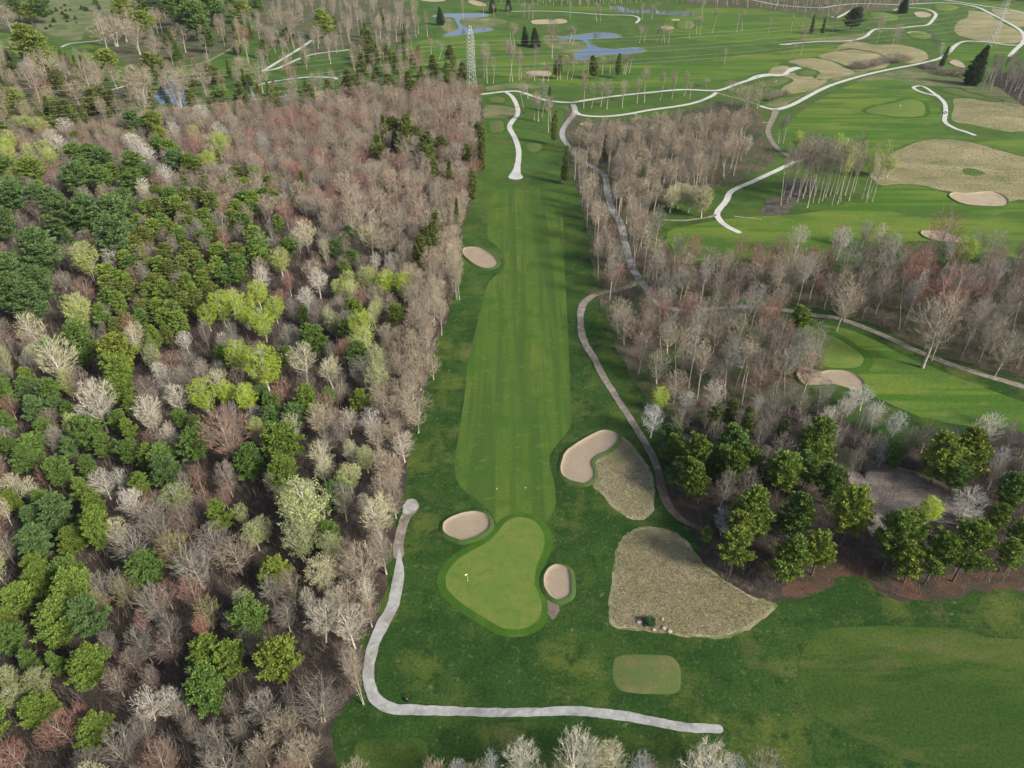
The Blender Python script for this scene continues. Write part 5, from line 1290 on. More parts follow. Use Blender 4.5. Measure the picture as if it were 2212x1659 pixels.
# ------------------------------------------------------------------ words that single a tree out
LM = [(G(x, y), s) for x, y, s in [
    (1010, 1240, 'the nearest green'), (1007, 1138, 'the oval greenside bunker'), (1204, 1262, 'the small round bunker'), (1275, 990, 'the kidney shaped bunker'),
    (1040, 558, 'the two pale trunks by the fairway bunker'), (889, 1094, 'the round end of the front path'), (800, 1480, 'the bend of the front path'), (859, 1300, 'the left stretch of the front path'),
    (1100, 1540, 'the bottom stretch of the front path'), (1550, 1575, 'the right end of the front path'), (1400, 1460, 'the rounded square tee'), (1420, 1280, 'the large native grass patch'),
    (430, 1430, 'the pair of joined lower pines'), (600, 1425, 'the lone lower pine'), (170, 1430, 'the lower left round pine'), (120, 1340, 'the lower left big pine'), (60, 1380, 'the lower left edge pines'),
    (330, 1570, 'the twin silver trunks'), (130, 1575, 'the red-purple maple'), (60, 1540, 'the bottom left corner pines'), (610, 1610, 'the large tan crowns at the bottom'), (430, 1300, 'the dark gap in the lower wood'),
    (230, 1060, 'the two leaning whitish aspens'), (490, 960, 'the big red-brown maple'), (600, 960, 'the big round mid-wood pine'), (660, 1110, 'the widest pale yellow-green aspen'), (380, 1190, 'the olive brown crown'),
    (280, 1180, 'the large grey crown left of the olive one'), (190, 1080, 'the row of left-middle pines'), (60, 1130, 'the left edge pines'), (210, 890, 'the large cream aspen'), (110, 940, 'the left dark pine pair'), (470, 840, 'the lower lime aspen row'),
    (560, 790, 'the brightest lime pair'), (260, 770, 'the large yellow-green pine'), (130, 780, 'the broad cream aspen'), (165, 730, 'the lone layered pine'), (510, 670, 'the lime aspen clump'), (180, 570, 'the pale lime aspen left of centre'), (170, 670, 'the rounded pale lime aspen'),
    (170, 615, 'the dull red maple by the pines'), (75, 540, 'the broad blue-green pine'), (240, 520, 'the tall blue-green pine'), (90, 625, 'the left pine cluster'), (330, 600, 'the middle of the young pines'), (440, 530, 'the right side of the young pines'), (400, 470, 'the upper young pines'),
    (600, 560, 'the round lime crown above the clump'), (670, 500, 'the cream crowns above the middle'), (830, 560, 'the pair of white trunks'), (850, 620, 'the bright lime pair near the fairway'), (780, 720, 'the tall lime aspen near the fairway'), (700, 820, 'the cream aspens left of the wood edge'),
    (900, 870, 'the big tan tree at the wood edge'), (790, 920, 'the white crowns at the wood edge'), (790, 1020, 'the yellow-green crowns at the edge'), (815, 1120, 'the round cream crown by the path end'), (950, 720, 'the lone trunk on the wood edge'), (700, 900, 'the bare strip behind the wood edge'), (580, 1210, 'the small bright pine above the bend'), (560, 1080, 'the small yellow-green aspens'),
    (720, 1300, 'the tall cream tree by the path'), (1020, 205, 'the lattice tower'), (900, 250, 'the wood below the tower'), (800, 330, 'the red crowns right of the upper wood'), (650, 300, 'the middle of the red maples'), (500, 330, 'the left side of the red maples'), (900, 400, 'the cedars at the upper wood edge'), (1010, 400, 'the upper wood edge'),
    (850, 470, 'the big spreading bare tree'), (620, 420, 'the lower edge of the red maples'), (330, 380, 'the silvery trees above the pines'), (470, 320, 'the upper lime aspens'), (180, 420, 'the upper left pines'), (60, 330, 'the upper left lime aspens'), (130, 300, 'the far left white aspens'), (300, 250, 'the yellow-green pine by the wires'),
    (380, 215, 'the small far left pond'), (300, 215, 'the pale round tree'), (200, 215, 'the far left cedars'), (90, 190, 'the red crown at far left'), (65, 100, 'the round yellow pine at far left'), (150, 95, 'the thin far left path'), (40, 30, 'the top left corner pines'), (230, 140, 'the lime pine over the tree belt'), (400, 60, 'the tall top left pines'), (470, 130, 'the curved far left path'), (590, 150, 'the fork of the far paths'), (660, 110, 'the upper forked path'), (700, 168, 'the lowest forked path'), (600, 40, 'the top left wood'), (760, 60, 'the wood left of the dark pond'),
    (1000, 65, 'the dark hooked pond'), (1180, 130, 'the dark spruce left of the winding pond'), (1290, 110, 'the winding pond'), (1190, 165, 'the bunker among slim trees'), (1345, 150, 'the slim row below the winding pond'), (1440, 90, 'the right end of the winding pond'), (1400, 25, 'the long thin top pond'), (1200, 45, 'the two lobed far bunker'), (1150, 25, 'the thin far path'),
    (1240, 230, 'the white path junction'), (1170, 240, 'the trees left of the junction'), (1400, 215, 'the grass inside the lower white loop'), (1225, 300, 'the grey track bend'), (1300, 375, 'the middle of the grey track'), (1345, 500, 'the lower grey track'), (1450, 300, 'the wood below the white loop'), (1520, 330, 'the right of the bare wood'), (1440, 370, 'the whitish crown in the bare wood'), (1480, 450, 'the pale footpath'),
    (1360, 610, 'the joining of the two tracks'), (1255, 690, 'the bend of the two rut track'), (1300, 800, 'the lower two rut track'), (1430, 780, 'the cream crowns right of the track'), (1410, 900, 'the white trunks by the track'), (1550, 760, 'the middle of the right wood'), (1650, 740, 'the green half hidden by trees'), (1550, 850, 'the whitish trunks above the pines'), (1740, 690, 'the lone young pine on the gravel track'), (1820, 700, 'the low spreading tree on the gravel track'),
    (2010, 770, 'the big bare tree on the gravel track'), (1950, 690, 'the white dead birch'), (1900, 600, 'the trees above the gravel track'), (1720, 560, 'the tall cream tree above the track'), (1600, 600, 'the tan crowns left of the gravel track'), (2090, 530, 'the lime tree at the right edge'), (2150, 740, 'the bare trees by the right edge'), (2050, 620, 'the crimson crown'),
    (1660, 250, 'the Y junction of the roads'), (1700, 345, 'the joining of path and spur'), (1600, 220, 'the brown brush below the tee'), (1790, 420, 'the end of the birch row'), (1700, 410, 'the muddy puddles'), (1650, 430, 'the left of the birch row'), (1560, 440, 'the foot of the birch path'), (1720, 120, 'the red maple by the path end'), (1840, 40, 'the broad dark conifer'), (1760, 70, 'the slim trees left of that dark conifer'), (1560, 60, 'the far open fairway'), (1650, 8, 'the left of the top tree row'), (1800, 5, 'the middle of the top tree row'), (1950, 10, 'the right of the top tree row'),
    (1900, 95, 'the trees left of the small stream'), (2110, 150, 'the big dark spruce'), (2030, 140, 'the leafless hedge by the road'), (2180, 190, 'the grey wood at the right edge'), (1930, 135, 'the brush above the gravel road'), (2190, 0, 'the top right corner'),
    (1540, 1010, 'the left front pines'), (1640, 975, 'the small sandy bank'), (1620, 1130, 'the middle pines of the clump'), (1590, 1250, 'the yellow-green front pine'), (1740, 1220, 'the twin front pines'), (1830, 1120, 'the tallest pine by the clearing'), (1760, 950, 'the pine below the green'), (1860, 900, 'the tall white aspens'), (1960, 1100, 'the gravel clearing'), (1960, 1250, 'the big dark front pine'), (2080, 1200, 'the right front pine'), (2070, 990, 'the twin pines above the clearing'), (2190, 1050, 'the right edge pines'), (2140, 930, 'the white tree above the twin pines'),
    (1500, 1640, 'the two right bottom crowns'), (1260, 1620, 'the tall cream tree at the bottom'), (1120, 1620, 'the white tree at the bottom'), (960, 1640, 'the bottom tee'), (2000, 1500, 'the dark near fairway')]]


def ordinal(n):
    return ['first', 'second', 'third', 'fourth', 'fifth', 'sixth', 'seventh', 'eighth', 'ninth', 'tenth', 'eleventh', 'twelfth', 'thirteenth', 'fourteenth', 'fifteenth', 'sixteenth', 'seventeenth', 'eighteenth'][min(n, 17)]


SIZES = {}
for k in KIND:
    hs = sorted(t[4] * t[5] for t in TREES if t[2] == k)
    SIZES[k] = (hs[len(hs) // 4], hs[len(hs) * 3 // 4]) if hs else (0, 1)
info = []
for t in TREES:
    X, Y, k, tint, H, Wd, hand = t
    a = H * Wd; lo, hi = SIZES[k]
    size = 'small' if a < lo else 'large' if a > hi else ''
    form = ''
    noun = KIND[k][4]
    if k == 'BM': noun = {'t1': 'bare maple', 't2': 'bare maple', 't3': 'bare tree', 'o1': 'bare tree', 'r4': 'bare tree'}.get(tint, 'bare ash')
    if k in ('LA', 'PA', 'BM', 'RM', 'WP', 'RP', 'SP', 'CD', 'SL', 'BI', 'SH', 'HS'): words_ = [w_ for w_ in (size, form, WORD[tint] if k != 'HS' else '', noun) if w_]
    look = ' '.join(words_)
    best = min(LM, key=lambda l: (l[0][0] - X) ** 2 + (l[0][1] - Y) ** 2)
    dx, dy = X - best[0][0], Y - best[0][1]
    dist = math.hypot(dx, dy)
    if dist < 7: rel = 'close beside'
    elif abs(dx) > abs(dy): rel = ('just ' if dist < 16 else '') + ('right of' if dx > 0 else 'left of')
    else: rel = ('just ' if dist < 16 else '') + ('beyond' if dy > 0 else 'in front of')
    info.append([look, rel, best[1], size])
groups = {}
for i, (look, rel, lm, size) in enumerate(info): groups.setdefault((look, rel, lm), []).append(i)
LABEL = {}
for (look, rel, lm), ids in groups.items():
    if len(ids) == 1: LABEL[ids[0]] = f'{look} {rel} {lm}'; continue
    ids.sort(key=lambda i: PX(TREES[i][0], TREES[i][1], 8)[0])
    n = len(ids)
    for j, i in enumerate(ids):
        if n == 2: LABEL[i] = f"{'left' if j == 0 else 'right'} of two: {look} {rel} {lm}"
        else: LABEL[i] = (f'leftmost {look} {rel} {lm}' if j == 0 else f'rightmost {look} {rel} {lm}' if j == n - 1 else f'{ordinal(j)} {look} from the left {rel} {lm}')
for i in LABEL:
    if len(LABEL[i].split()) > 16: LABEL[i] = LABEL[i].replace(' just ', ' ')
    if len(LABEL[i].split()) > 16: LABEL[i] = LABEL[i].replace(' of two:', '')
    if len(LABEL[i].split()) > 16: LABEL[i] = LABEL[i].replace('leafless aspen', 'aspen').replace('small dark evergreen', 'dark').replace('slender bare', 'slender')
    for w_ in ('large ', 'small '):
        if len(LABEL[i].split()) > 16: LABEL[i] = LABEL[i].replace(w_, '', 1)
SHORT = {'the lone trunk on the wood edge': 'the lone edge trunk', 'the yellow-green pine by the wires': 'the wires pine', 'the red crowns right of the upper wood': 'the upper red crowns', 'the lime pine over the tree belt': 'the lime belt pine', 'the round yellow pine at far left': 'the round yellow pine', 'the left of the top tree row': 'the top row left end', 'the right of the top tree row': 'the top row right end', 'the middle of the top tree row': 'the top row middle', 'the grey wood at the right edge': 'the grey edge wood',
         'the two pale trunks by the fairway bunker': 'the two pale trunks', 'the white crowns at the wood edge': 'the white edge crowns', 'the yellow-green crowns at the edge': 'the yellow-green edge crowns', 'the cream aspens left of the wood edge': 'the inner cream aspens',
         'the dark spruce left of the winding pond': 'the dark pond spruce', 'the trees left of the small stream': 'the streamside trees', 'the slim trees left of that dark conifer': 'the far slim row', 'the green half hidden by trees': 'the half hidden green',
         'the slim row below the winding pond': 'the pond slim row', 'the round cream crown by the path end': 'the round cream crown', 'the twin pines above the clearing': 'the clearing twin pines', 'the tan crowns left of the gravel track': 'the trackside tan crowns',
         'the bare strip behind the wood edge': 'the bare inner strip', 'the bright lime pair near the fairway': 'the fairway lime pair', 'the big tan tree at the wood edge': 'the big tan edge tree', 'the trees left of the junction': 'the junction trees', 'the right side of the young pines': 'the right young pines', 'the left side of the red maples': 'the left red maples'}
for i in LABEL:
    for a_, b_ in SHORT.items():
        if len(LABEL[i].split()) > 16: LABEL[i] = LABEL[i].replace(a_, b_)
for i in LABEL:
    if len(LABEL[i].split()) > 15: LABEL[i] = LABEL[i].replace(' budding ', ' ').replace('the lower edge of the red maples', 'the lower red maples').replace(' young pine', ' pine').replace(' from the left', ' from left')
for _ in range(2):
    dup = {}
    for i, l in LABEL.items(): dup.setdefault(l, []).append(i)
    for l, ids in dup.items():
        if len(ids) > 1:
            ids.sort(key=lambda i: TREES[i][1])
            for j, i in enumerate(ids[1:]): LABEL[i] = 'farther ' + LABEL[i].replace(' just ', ' ').replace(' of two:', '')
for i in LABEL:
    if len(LABEL[i].split()) > 16: print('LONG', LABEL[i])
GROUP = {'WP': 'white pines in and around the woods', 'RP': 'young pines planted in the left wood', 'SP': 'dark spruces', 'CD': 'olive cedars along the wood edges', 'LA': 'aspens coming into leaf', 'PA': 'pale leafless aspens',
         'BM': 'bare maples of the woods', 'RM': 'red budding maples of the woods', 'SL': 'slender bare trees', 'BI': 'slim birches beside the mud', 'SH': 'leafless brush by the stream', 'HS': 'small dark shrubs on the hillside'}
NAMES_BM = {t_: ('bare_maple', 'maple tree') for t_ in ('t1', 't2')}  # one bare tree kind named apart by tint; the species is not known
NAMES_BM.update({t_: ('bare_oak', 'oak tree') for t_ in ('t3', 'o1')}); NAMES_BM.update({t_: ('bare_ash', 'ash tree') for t_ in ('k1', 'k2', 'k3', 'p1')})
TR = random.Random(77)
from collections import Counter
print(Counter(t[2] + (NAMES_BM.get(t[3], ('bare_oak', ''))[0] if t[2] == 'BM' else '') for t in TREES), len(TREES), 'max label words', max(len(l.split()) for l in LABEL.values()))
def name_of(t): return NAMES_BM.get(t[3], ('bare_oak', 'oak tree'))[0] if t[2] == 'BM' else KIND[t[2]][1]
byname = {}
for i, t in enumerate(TREES): byname.setdefault(name_of(t), []).append(i)
MASS = {}
for nm_, ids in byname.items():
    if len(ids) > 292:
        ids.sort(key=lambda i: -TREES[i][4] * TREES[i][5] / PX(TREES[i][0], TREES[i][1], 8)[2] ** 2 * (100 if TREES[i][6] and PX(TREES[i][0], TREES[i][1], 8)[2] < 330 else 1))
        MASS[nm_] = ids[292:]
MASSED = set(i for v in MASS.values() for i in v)


def mass(nm, ids):
    ts = [TREES[i] for i in ids]
    shp = KIND[ts[0][2]][0]
    me = bpy.data.meshes.new(nm); me.from_pydata([(t[0], t[1], 0) for t in ts], [], [])
    rs = random.Random(5)
    for an, f in (('spin', lambda t: (rs.gauss(0, .02), rs.gauss(0, .02), rs.uniform(0, 6.28))), ('size', lambda t: (t[5] / 8.2, t[5] / 8.2, t[4] / SH[shp][0].H) if shp in ('maple', 'red') else (max(.6, t[5] / 4.6), max(.6, t[5] / 4.6), t[4] / 22))):
        a = me.attributes.new(an, 'FLOAT_VECTOR', 'POINT'); a.data.foreach_set('vector', [c for t in ts for c in f(t)])
    o = link('far_' + nm + '_mass', me)
    g = bpy.data.node_groups.new('scatter_' + nm, 'GeometryNodeTree')
    g.interface.new_socket('Geometry', in_out='INPUT', socket_type='NodeSocketGeometry'); g.interface.new_socket('Geometry', in_out='OUTPUT', socket_type='NodeSocketGeometry')
    gi, go = g.nodes.new('NodeGroupInput'), g.nodes.new('NodeGroupOutput')
    ip = g.nodes.new('GeometryNodeInstanceOnPoints'); jn = g.nodes.new('GeometryNodeJoinGeometry')
    for k_, s_ in enumerate(SH[shp]):
        src = bpy.data.objects.new('source_' + nm + str(k_), s_.me_1)
        oi = g.nodes.new('GeometryNodeObjectInfo'); oi.inputs[0].default_value = src; oi.inputs['As Instance'].default_value = True
        g.links.new(oi.outputs['Geometry'], jn.inputs[0])
    g.links.new(gi.outputs[0], ip.inputs['Points']); g.links.new(jn.outputs[0], ip.inputs['Instance']); ip.inputs['Pick Instance'].default_value = True
    for an, so in (('spin', 'Rotation'), ('size', 'Scale')):
        na = g.nodes.new('GeometryNodeInputNamedAttribute'); na.data_type = 'FLOAT_VECTOR'; na.inputs['Name'].default_value = an
        g.links.new(na.outputs['Attribute'], ip.inputs[so])
    g.links.new(ip.outputs[0], go.inputs[0])
    md = o.modifiers.new('scatter', 'NODES'); md.node_group = g
    cs = [LIMEC[t[3]] for t in ts]
    o.color = (*[sum(c[j] for c in cs) / len(cs) for j in range(3)], 1)
    tag(o, 'the many smaller and farther ' + nm.replace('_', ' ') + 's melting together in the woods', 'woodland', kind='stuff')
for nm_, ids in MASS.items(): mass(nm_, ids)
print('mass', {k: len(v) for k, v in MASS.items()})
for i, t in enumerate(TREES):
    if i in MASSED: continue
    X, Y, k, tint, H, Wd, hand = t
    shp, nm, cat, _, _ = KIND[k]
    if k == 'BM': nm, cat = NAMES_BM.get(tint, ('bare_oak', 'oak tree'))
    if k in ('BM', 'RM') and H < 14.5: shp = 'low' if k == 'BM' else 'lowred'
    sh = SH[shp][TR.randrange(len(SH[shp]))]
    if shp == 'spruce': sh = SH[shp][2 if Wd > 7 else TR.randrange(2)]
    sx = Wd / sh.W; sz = H / sh.H
    if k in ('SL', 'BI'): sx = max(.55, sx)
    col = LIMEC[tint]; q = TR.uniform(.86, 1.14); wv = TR.uniform(-.03, .03)
    col = (col[0] * q * (1 + wv), col[1] * q, col[2] * q * (1 - wv), 1)
    far = PX(X, Y, 8)[2] > 330
    lean = (TR.gauss(0, .022), TR.gauss(0, .022))
    if far or k in ('HS', 'SH'):
        o = link(nm, sh.me_1)
        root = o
        o.color = col
    else:
        root = empty(nm, (0, 0, 0))
        a = link('trunk', sh.me_t, root); c = link('crown', sh.me_c, root)
        c.color = col; a.color = col
    root.location = (X, Y, 0); root.rotation_euler = (lean[0], lean[1], TR.uniform(0, 6.28)); root.scale = (sx, sx * TR.uniform(.93, 1.07), sz)
    tag(root, LABEL[i], cat, GROUP[k] if k != 'BM' else {'bare_maple': 'bare maples of the woods', 'bare_oak': 'bare brown trees of the woods', 'bare_ash': 'bare grey trees of the woods'}[nm])
print('trees', round(time.time() - T0, 1))
# ------------------------------------------------------------------ undergrowth: what nobody could count
def sample_poly(polyP, n, seed):
    rs = np.random.RandomState(seed)
    W = np.array([G(p[0], p[1]) for p in polyP])
    tri = fill(W, 0)
    A = []
    for t in tri:
        a, b_, c = W[t[0]], W[t[1]], W[t[2]]; A.append(abs((b_[0] - a[0]) * (c[1] - a[1]) - (c[0] - a[0]) * (b_[1] - a[1])) / 2)
    A = np.array(A); area = A.sum(); idx = rs.choice(len(tri), n, p=A / area)
    T_ = np.array(tri)[idx]; r1 = np.sqrt(rs.rand(n, 1)); r2 = rs.rand(n, 1)
    P_ = W[T_[:, 0]] * (1 - r1) + W[T_[:, 1]] * r1 * (1 - r2) + W[T_[:, 2]] * r1 * r2
    zz = P_[:, 1] * CP + CAM_H * SP; px = 1106 + F * P_[:, 0] / zz
    return P_[(px > -80) & (px < 2290)], area, rs


def blades(name, P_, rs, per, h, wd, spread, mats, label, cat, z0=0.0, zb=None):
    n = len(P_); m_ = n * per
    B = np.repeat(P_, per, 0)
    base_ = np.c_[B + rs.randn(m_, 2) * spread * .25, np.full(m_, z0)]
    hh = np.repeat(rs.uniform(h[0], h[1], n), per) * rs.uniform(.55, 1.1, m_)
    tip = base_ + np.c_[rs.randn(m_, 2) * spread * hh[:, None] / h[1], hh]
    a = rs.rand(m_) * 6.28; s = np.c_[np.cos(a), np.sin(a), np.zeros(m_)] * wd
    if zb is not None: base_ = base_ + (tip - base_) * (rs.rand(m_, 1) * zb)
    V = np.empty((m_ * 3, 3)); V[0::3] = base_ - s; V[1::3] = base_ + s; V[2::3] = tip
    Fc = np.arange(m_ * 3).reshape(-1, 3)
    mi = np.repeat(rs.randint(0, len(mats), n), per)
    o = link(name, mesh_np(name, V, [Fc], [M[k] for k in mats], mi))
    return tag(o, label, cat, None, 'stuff')


for k, c in (('ug1', (.165, .14, .12)), ('ug2', (.115, .10, .09)), ('ug3', (.21, .175, .14)), ('ug4', (.165, .12, .105)), ('ug5', (.10, .115, .05)),
             ('tf1', (.30, .255, .15)), ('tf2', (.22, .20, .10)), ('tf3', (.17, .165, .085)), ('tf4', (.36, .30, .20))):
    M[k] = layered('undergrowth' if k[0] == 'u' else 'dry_grass_blade', c, [(tuple(q * .75 for q in c), 0.3, .45, .65)], fine=(.85, 1.15, 1.0), bmp=(.01, .1))
UG = ['ug1', 'ug2', 'ug3', 'ug4', 'ug1']
for poly, n, per, lab, ms in ((FOREST, 30000, 12, 'twiggy grey-brown saplings and brush filling the left wood', UG), (W1, 7000, 10, 'thin brush under the bare wood right of the fairway', UG + ['ug5']),
                          (W2, 5000, 10, 'thin brush under the trees above the gravel track', UG + ['ug5']), (W3, 1500, 9, 'grey brush between the lower right pines', UG)):
    P_, area, rs = sample_poly(poly, n, 5)
    blades('undergrowth', P_, rs, per, (1.0, 5.0), .035, 1.3, ms, lab, 'undergrowth', zb=.5)
for (o, s, mk, lab, sk), n in zip(NAT[:2], (5200, 15000)):
    P_, area, rs = sample_poly(T(o, s), n, 9)
    blades('grass_tufts', P_, rs, 4, (.10, .24), .045, .2, ['tf1', 'tf2', 'tf3', 'tf4', 'tf2'], 'dry tussocks on the ' + lab, 'tall grass', z0=.05)
for (o, s, mk, lab, sk), n in zip(NAT[2:4], (9000, 4000)):
    P_, area, rs = sample_poly(T(o, s), n, 9)
    blades('grass_tufts', P_, rs, 3, (.15, .35), .10, .3, ['tf1', 'tf2', 'tf4', 'tf2'], 'dry tussocks on the ' + lab, 'tall grass', z0=.05)

# eroded ridge over the gravel clearing
def ridge(pts, hgt, wdt, lab):
    c = np.array([G(*p[:2]) for p in catmull(pts, False, 10)])
    t = np.gradient(c, axis=0); t /= np.linalg.norm(t, axis=1, keepdims=True); nn = np.stack([-t[:, 1], t[:, 0]], 1)
    if nn[:, 1].mean() > 0: nn = -nn            # towards the camera
    prof = [(-wdt * 1.3, 0), (-wdt * .6, hgt * .75), (0, hgt), (.3, hgt * .92), (.9, hgt * .45), (1.6, hgt * .15), (2.6, 0)]
    V = []; n = len(c)
    for j, (o, z) in enumerate(prof):
        for i in range(n):
            e = math.sin(math.pi * max(.0, min(1, i / (n - 1)))) ** .5 if 0 < i < n - 1 else 0
            q = c[i] + nn[i] * (o + .5 * noise.noise((i * .12, j * .4, 2)))
            V.append((q[0], q[1], z * e * (1 + .25 * noise.noise((i * .1, j * .5, 5))) + .01))
    Fc = [(j * n + i, j * n + i + 1, (j + 1) * n + i + 1, (j + 1) * n + i) for j in range(len(prof) - 1) for i in range(n - 1)]
    tag(link('earth_bank', mesh_np('earth_bank', V, [np.array(Fc)], [M['soil'], M['gravel']], [0 if (k // (n - 1)) < 2 else 1 for k in range(len(Fc))], smooth=True)), lab, 'bank', kind='structure')
ridge(T(8, '1170,585 1260,600 1350,610 1480,640 1600,690 1740,750'), 2.2, 4, 'eroded earth bank at the back of the gravel clearing')

# ------------------------------------------------------------------ transmission line
def tower(px, py, lab, rz):
    X, Y = G(px, py)
    root = empty('transmission_tower', (X, Y, 0), rz); tag(root, lab, 'lattice tower', 'transmission towers on the power line')
    hw = lambda z: 3.2 - 1.1 * min(1, z / 18) if z < 18 else 2.1 - .2 * (z - 18) / 20 if z < 38 else max(.5, 1.9 - 1.4 * (z - 38) / 7)
    lv = [0, 6, 11, 15, 18, 20, 22, 24, 26, 28, 30, 32, 34, 36, 38.5, 41, 43, 45]
    for sx, sy in ((1, 1), (1, -1), (-1, 1), (-1, -1)):
        m_ = MB()
        for a, b_ in zip(lv[:-1], lv[1:]): m_.tube((sx * hw(a), sy * hw(a), a), (sx * hw(b_), sy * hw(b_), b_), .10, .10, 4, False)
        m_.build('leg', M['steel'], root)
    m_ = MB()
    for i, (a, b_) in enumerate(zip(lv[:-1], lv[1:])):
        A, B = hw(a), hw(b_)
        for (ax, ay), (bx, by) in (((1, 1), (1, -1)), ((1, -1), (-1, -1)), ((-1, -1), (-1, 1)), ((-1, 1), (1, 1))):
            m_.tube((ax * A, ay * A, a), (bx * B, by * B, b_), .055, .055, 3, False)
            m_.tube((bx * A, by * A, a), (ax * B, ay * B, b_), .055, .055, 3, False)
            m_.tube((ax * B, ay * B, b_), (bx * B, by * B, b_), .05, .05, 3, False)
    o = m_.build('lattice_bracing', M['steel'], root); o['kind'] = 'stuff'
    at_ = []
    for z in (21.5, 29.2, 36.8):
        for sg in (1, -1):
            m_ = MB(); L = 6.2 if z != 29.2 else 7.0
            for q in (-1, 1):
                m_.tube((q * hw(z), sg * hw(z), z), (0, sg * L, z), .09, .07, 4, False)
                m_.tube((q * hw(z + 2), sg * hw(z + 2), z + 2), (0, sg * L, z), .09, .07, 4, False)
                for f in (.3, .6): m_.tube((q * hw(z) * (1 - f), sg * (hw(z) + (L - hw(z)) * f), z), (q * hw(z) * (1 - f), sg * (hw(z) + (L - hw(z)) * f), z + 2 * (1 - f)), .05, .05, 3, False)
            m_.build('crossarm', M['steel'], root)
            m_ = MB()
            for k in range(7): m_.tube((0, sg * L, z - .15 - k * .26), (0, sg * L, z - .3 - k * .26), .14, .10, 8)
            m_.tube((0, sg * L, z), (0, sg * L, z - 2.0), .04, .04, 5)
            m_.build('insulator', M['glass_ins'], root)
            cz, sz_ = math.cos(rz), math.sin(rz)
            at_.append(Vector((X - sz_ * sg * L, Y + cz * sg * L, z - 2.0)))
    return at_, (X, Y)


T1 = G(1020, 213); T2 = G(2140, 99)
dv = np.array(T2) - np.array(T1); ang = math.atan2(dv[1], dv[0])
a1, _ = tower(1020, 213, 'tall steel lattice tower at the top of the long fairway', ang)
a2, _ = tower(2140, 99, 'grey lattice tower in the top right, its head cut off by the frame', ang)
T0_ = np.array(T1) - dv
a0 = [p + Vector((-dv[0], -dv[1], 0)) for p in a1]
a3 = [p + Vector((dv[0], dv[1], 0)) for p in a2]
lv_names = ['lower', 'middle', 'upper']
for i in range(6):
    m_ = MB()
    for A, B in ((a0[i], a1[i]), (a1[i], a2[i]), (a2[i], a3[i])):
        prev = A; n = 28
        for k in range(1, n + 1):
            t = k / n; q = A.lerp(B, t); q.z -= 7.0 * 4 * t * (1 - t)
            m_.tube(prev, q, .034, .034, 3, False); prev = q
    tag(m_.build('power_line', M['wire']), f"{lv_names[i // 2]} power line on the {'far' if i % 2 == 0 else 'near'} side of the towers", 'power line', 'wires of the power line')

# ------------------------------------------------------------------ small things
def flagstick(x, y, lab, fl=1):
    X, Y = G(x, y)
    r_ = empty('flagstick', (X, Y, .05)); tag(r_, lab, 'flag', 'flagsticks on the greens')
    m_ = MB(); m_.tube((0, 0, 0), (0, 0, 2.2), .035, .03, 8); m_.tube((0, 0, 2.2), (0, 0, 2.26), .045, .02, 8); m_.build('pole', M['pole'], r_)
    m_ = MB(); k = 6
    for j, yy in enumerate((0, .012)):
        for i in range(k + 1):
            u = i / k; w_ = .05 * math.sin(u * 5)
            m_.v.append((-fl * u * .5 - .02, w_ + yy, 2.18 - .10 * u)); m_.v.append((-fl * u * .5 - .02, w_ + yy, 1.84 - .18 * u))
    for i in range(k):
        a = i * 2; m_.face(a, a + 1, a + 3, a + 2); b_ = 2 * (k + 1) + i * 2; m_.face(b_ + 2, b_ + 3, b_ + 1, b_)
    m_.build('flag', M['flag'], r_)
    m_ = MB(); m_.tube((0, 0, -.02), (0, 0, .01), .11, .11, 12); m_.build('cup', M['white_paint'], r_)
flagstick(1010.5, 1254.5, 'white flag on the nearest green')
flagstick(1944, 234.5, 'small white flag on the far right green')


def sign_post(x, y, lab):
    X, Y = G(x, y)
    r_ = empty('ball_washer', (X, Y, 0)); tag(r_, lab, 'ball washer')
    m_ = MB(); m_.tube((0, 0, 0), (0, 0, 1.25), .06, .05, 8); m_.tube((0, 0, 0), (0, 0, .05), .16, .14, 10); m_.build('post', M['black'], r_)
    m_ = MB(); m_.box((0, 0, 1.30), (.26, .22, .42), bev=.03); m_.box((0, 0, 1.56), (.12, .1, .12), bev=.02); m_.build('washer_head', M['black'], r_)
    m_ = MB(); m_.tube((-.75, -.35, .02), (-.75, -.35, .75), .26, .30, 12); m_.build('litter_bin', M['black'], r_)
    m_ = MB(); m_.tube((-.75, -.35, .75), (-.75, -.35, .78), .13, .12, 12); m_.build('bin_liner', M['stone'], r_)
sign_post(889.5, 1511, 'black ball washer and bin inside the bend of the front path')
sign_post(1133.5, 244.5, 'dark post beside the winding white path')
sign_post(1637, 167, 'dark post above the white path near the golfers')
sign_post(1990, 190, 'dark post inside the teardrop loop')
sign_post(1531, 215.5, 'dark post at the end of the lower white loop')


def boulders(x, y, lab):
    X, Y = G(x, y)
    for i, (dx, dy, r, l2) in enumerate(((-2.3, .3, (.7, .55, .4), 'large pale boulder left of the dark bush'), (-1.0, -.9, (.45, .4, .3), 'small pale rock below the dark bush'), (.4, -1.7, (.5, .35, .25), 'flat pale rock in front of the dark bush'),
                                 (2.5, -1.3, (.6, .5, .3), 'pale rock right of the dark bush'), (3.5, -2.0, (.6, .5, .3), 'rightmost pale rock by the dark bush'), (2.6, .9, (.4, .4, .25), 'pale rock behind the right of the dark bush'))):
        m_ = MB(); m_.blob((0, 0, 0), r, 40 + i, 9, 6, .22)
        o = m_.build('boulder', M['stone'], None, True, (X + dx, Y + dy, .12)); tag(o, l2, 'boulder', 'pale rocks round the dark bush')
boulders(1405, 1346, '')
X, Y = G(1404, 1347)
m1 = SH['cedar'][1]
o = link('bush', m1.me_1, None, (X, Y, -.6)); o.scale = (.72, .62, .20); o.color = (.04, .085, .03, 1)
tag(o, 'dark green bush among pale rocks in the native grass', 'bush')


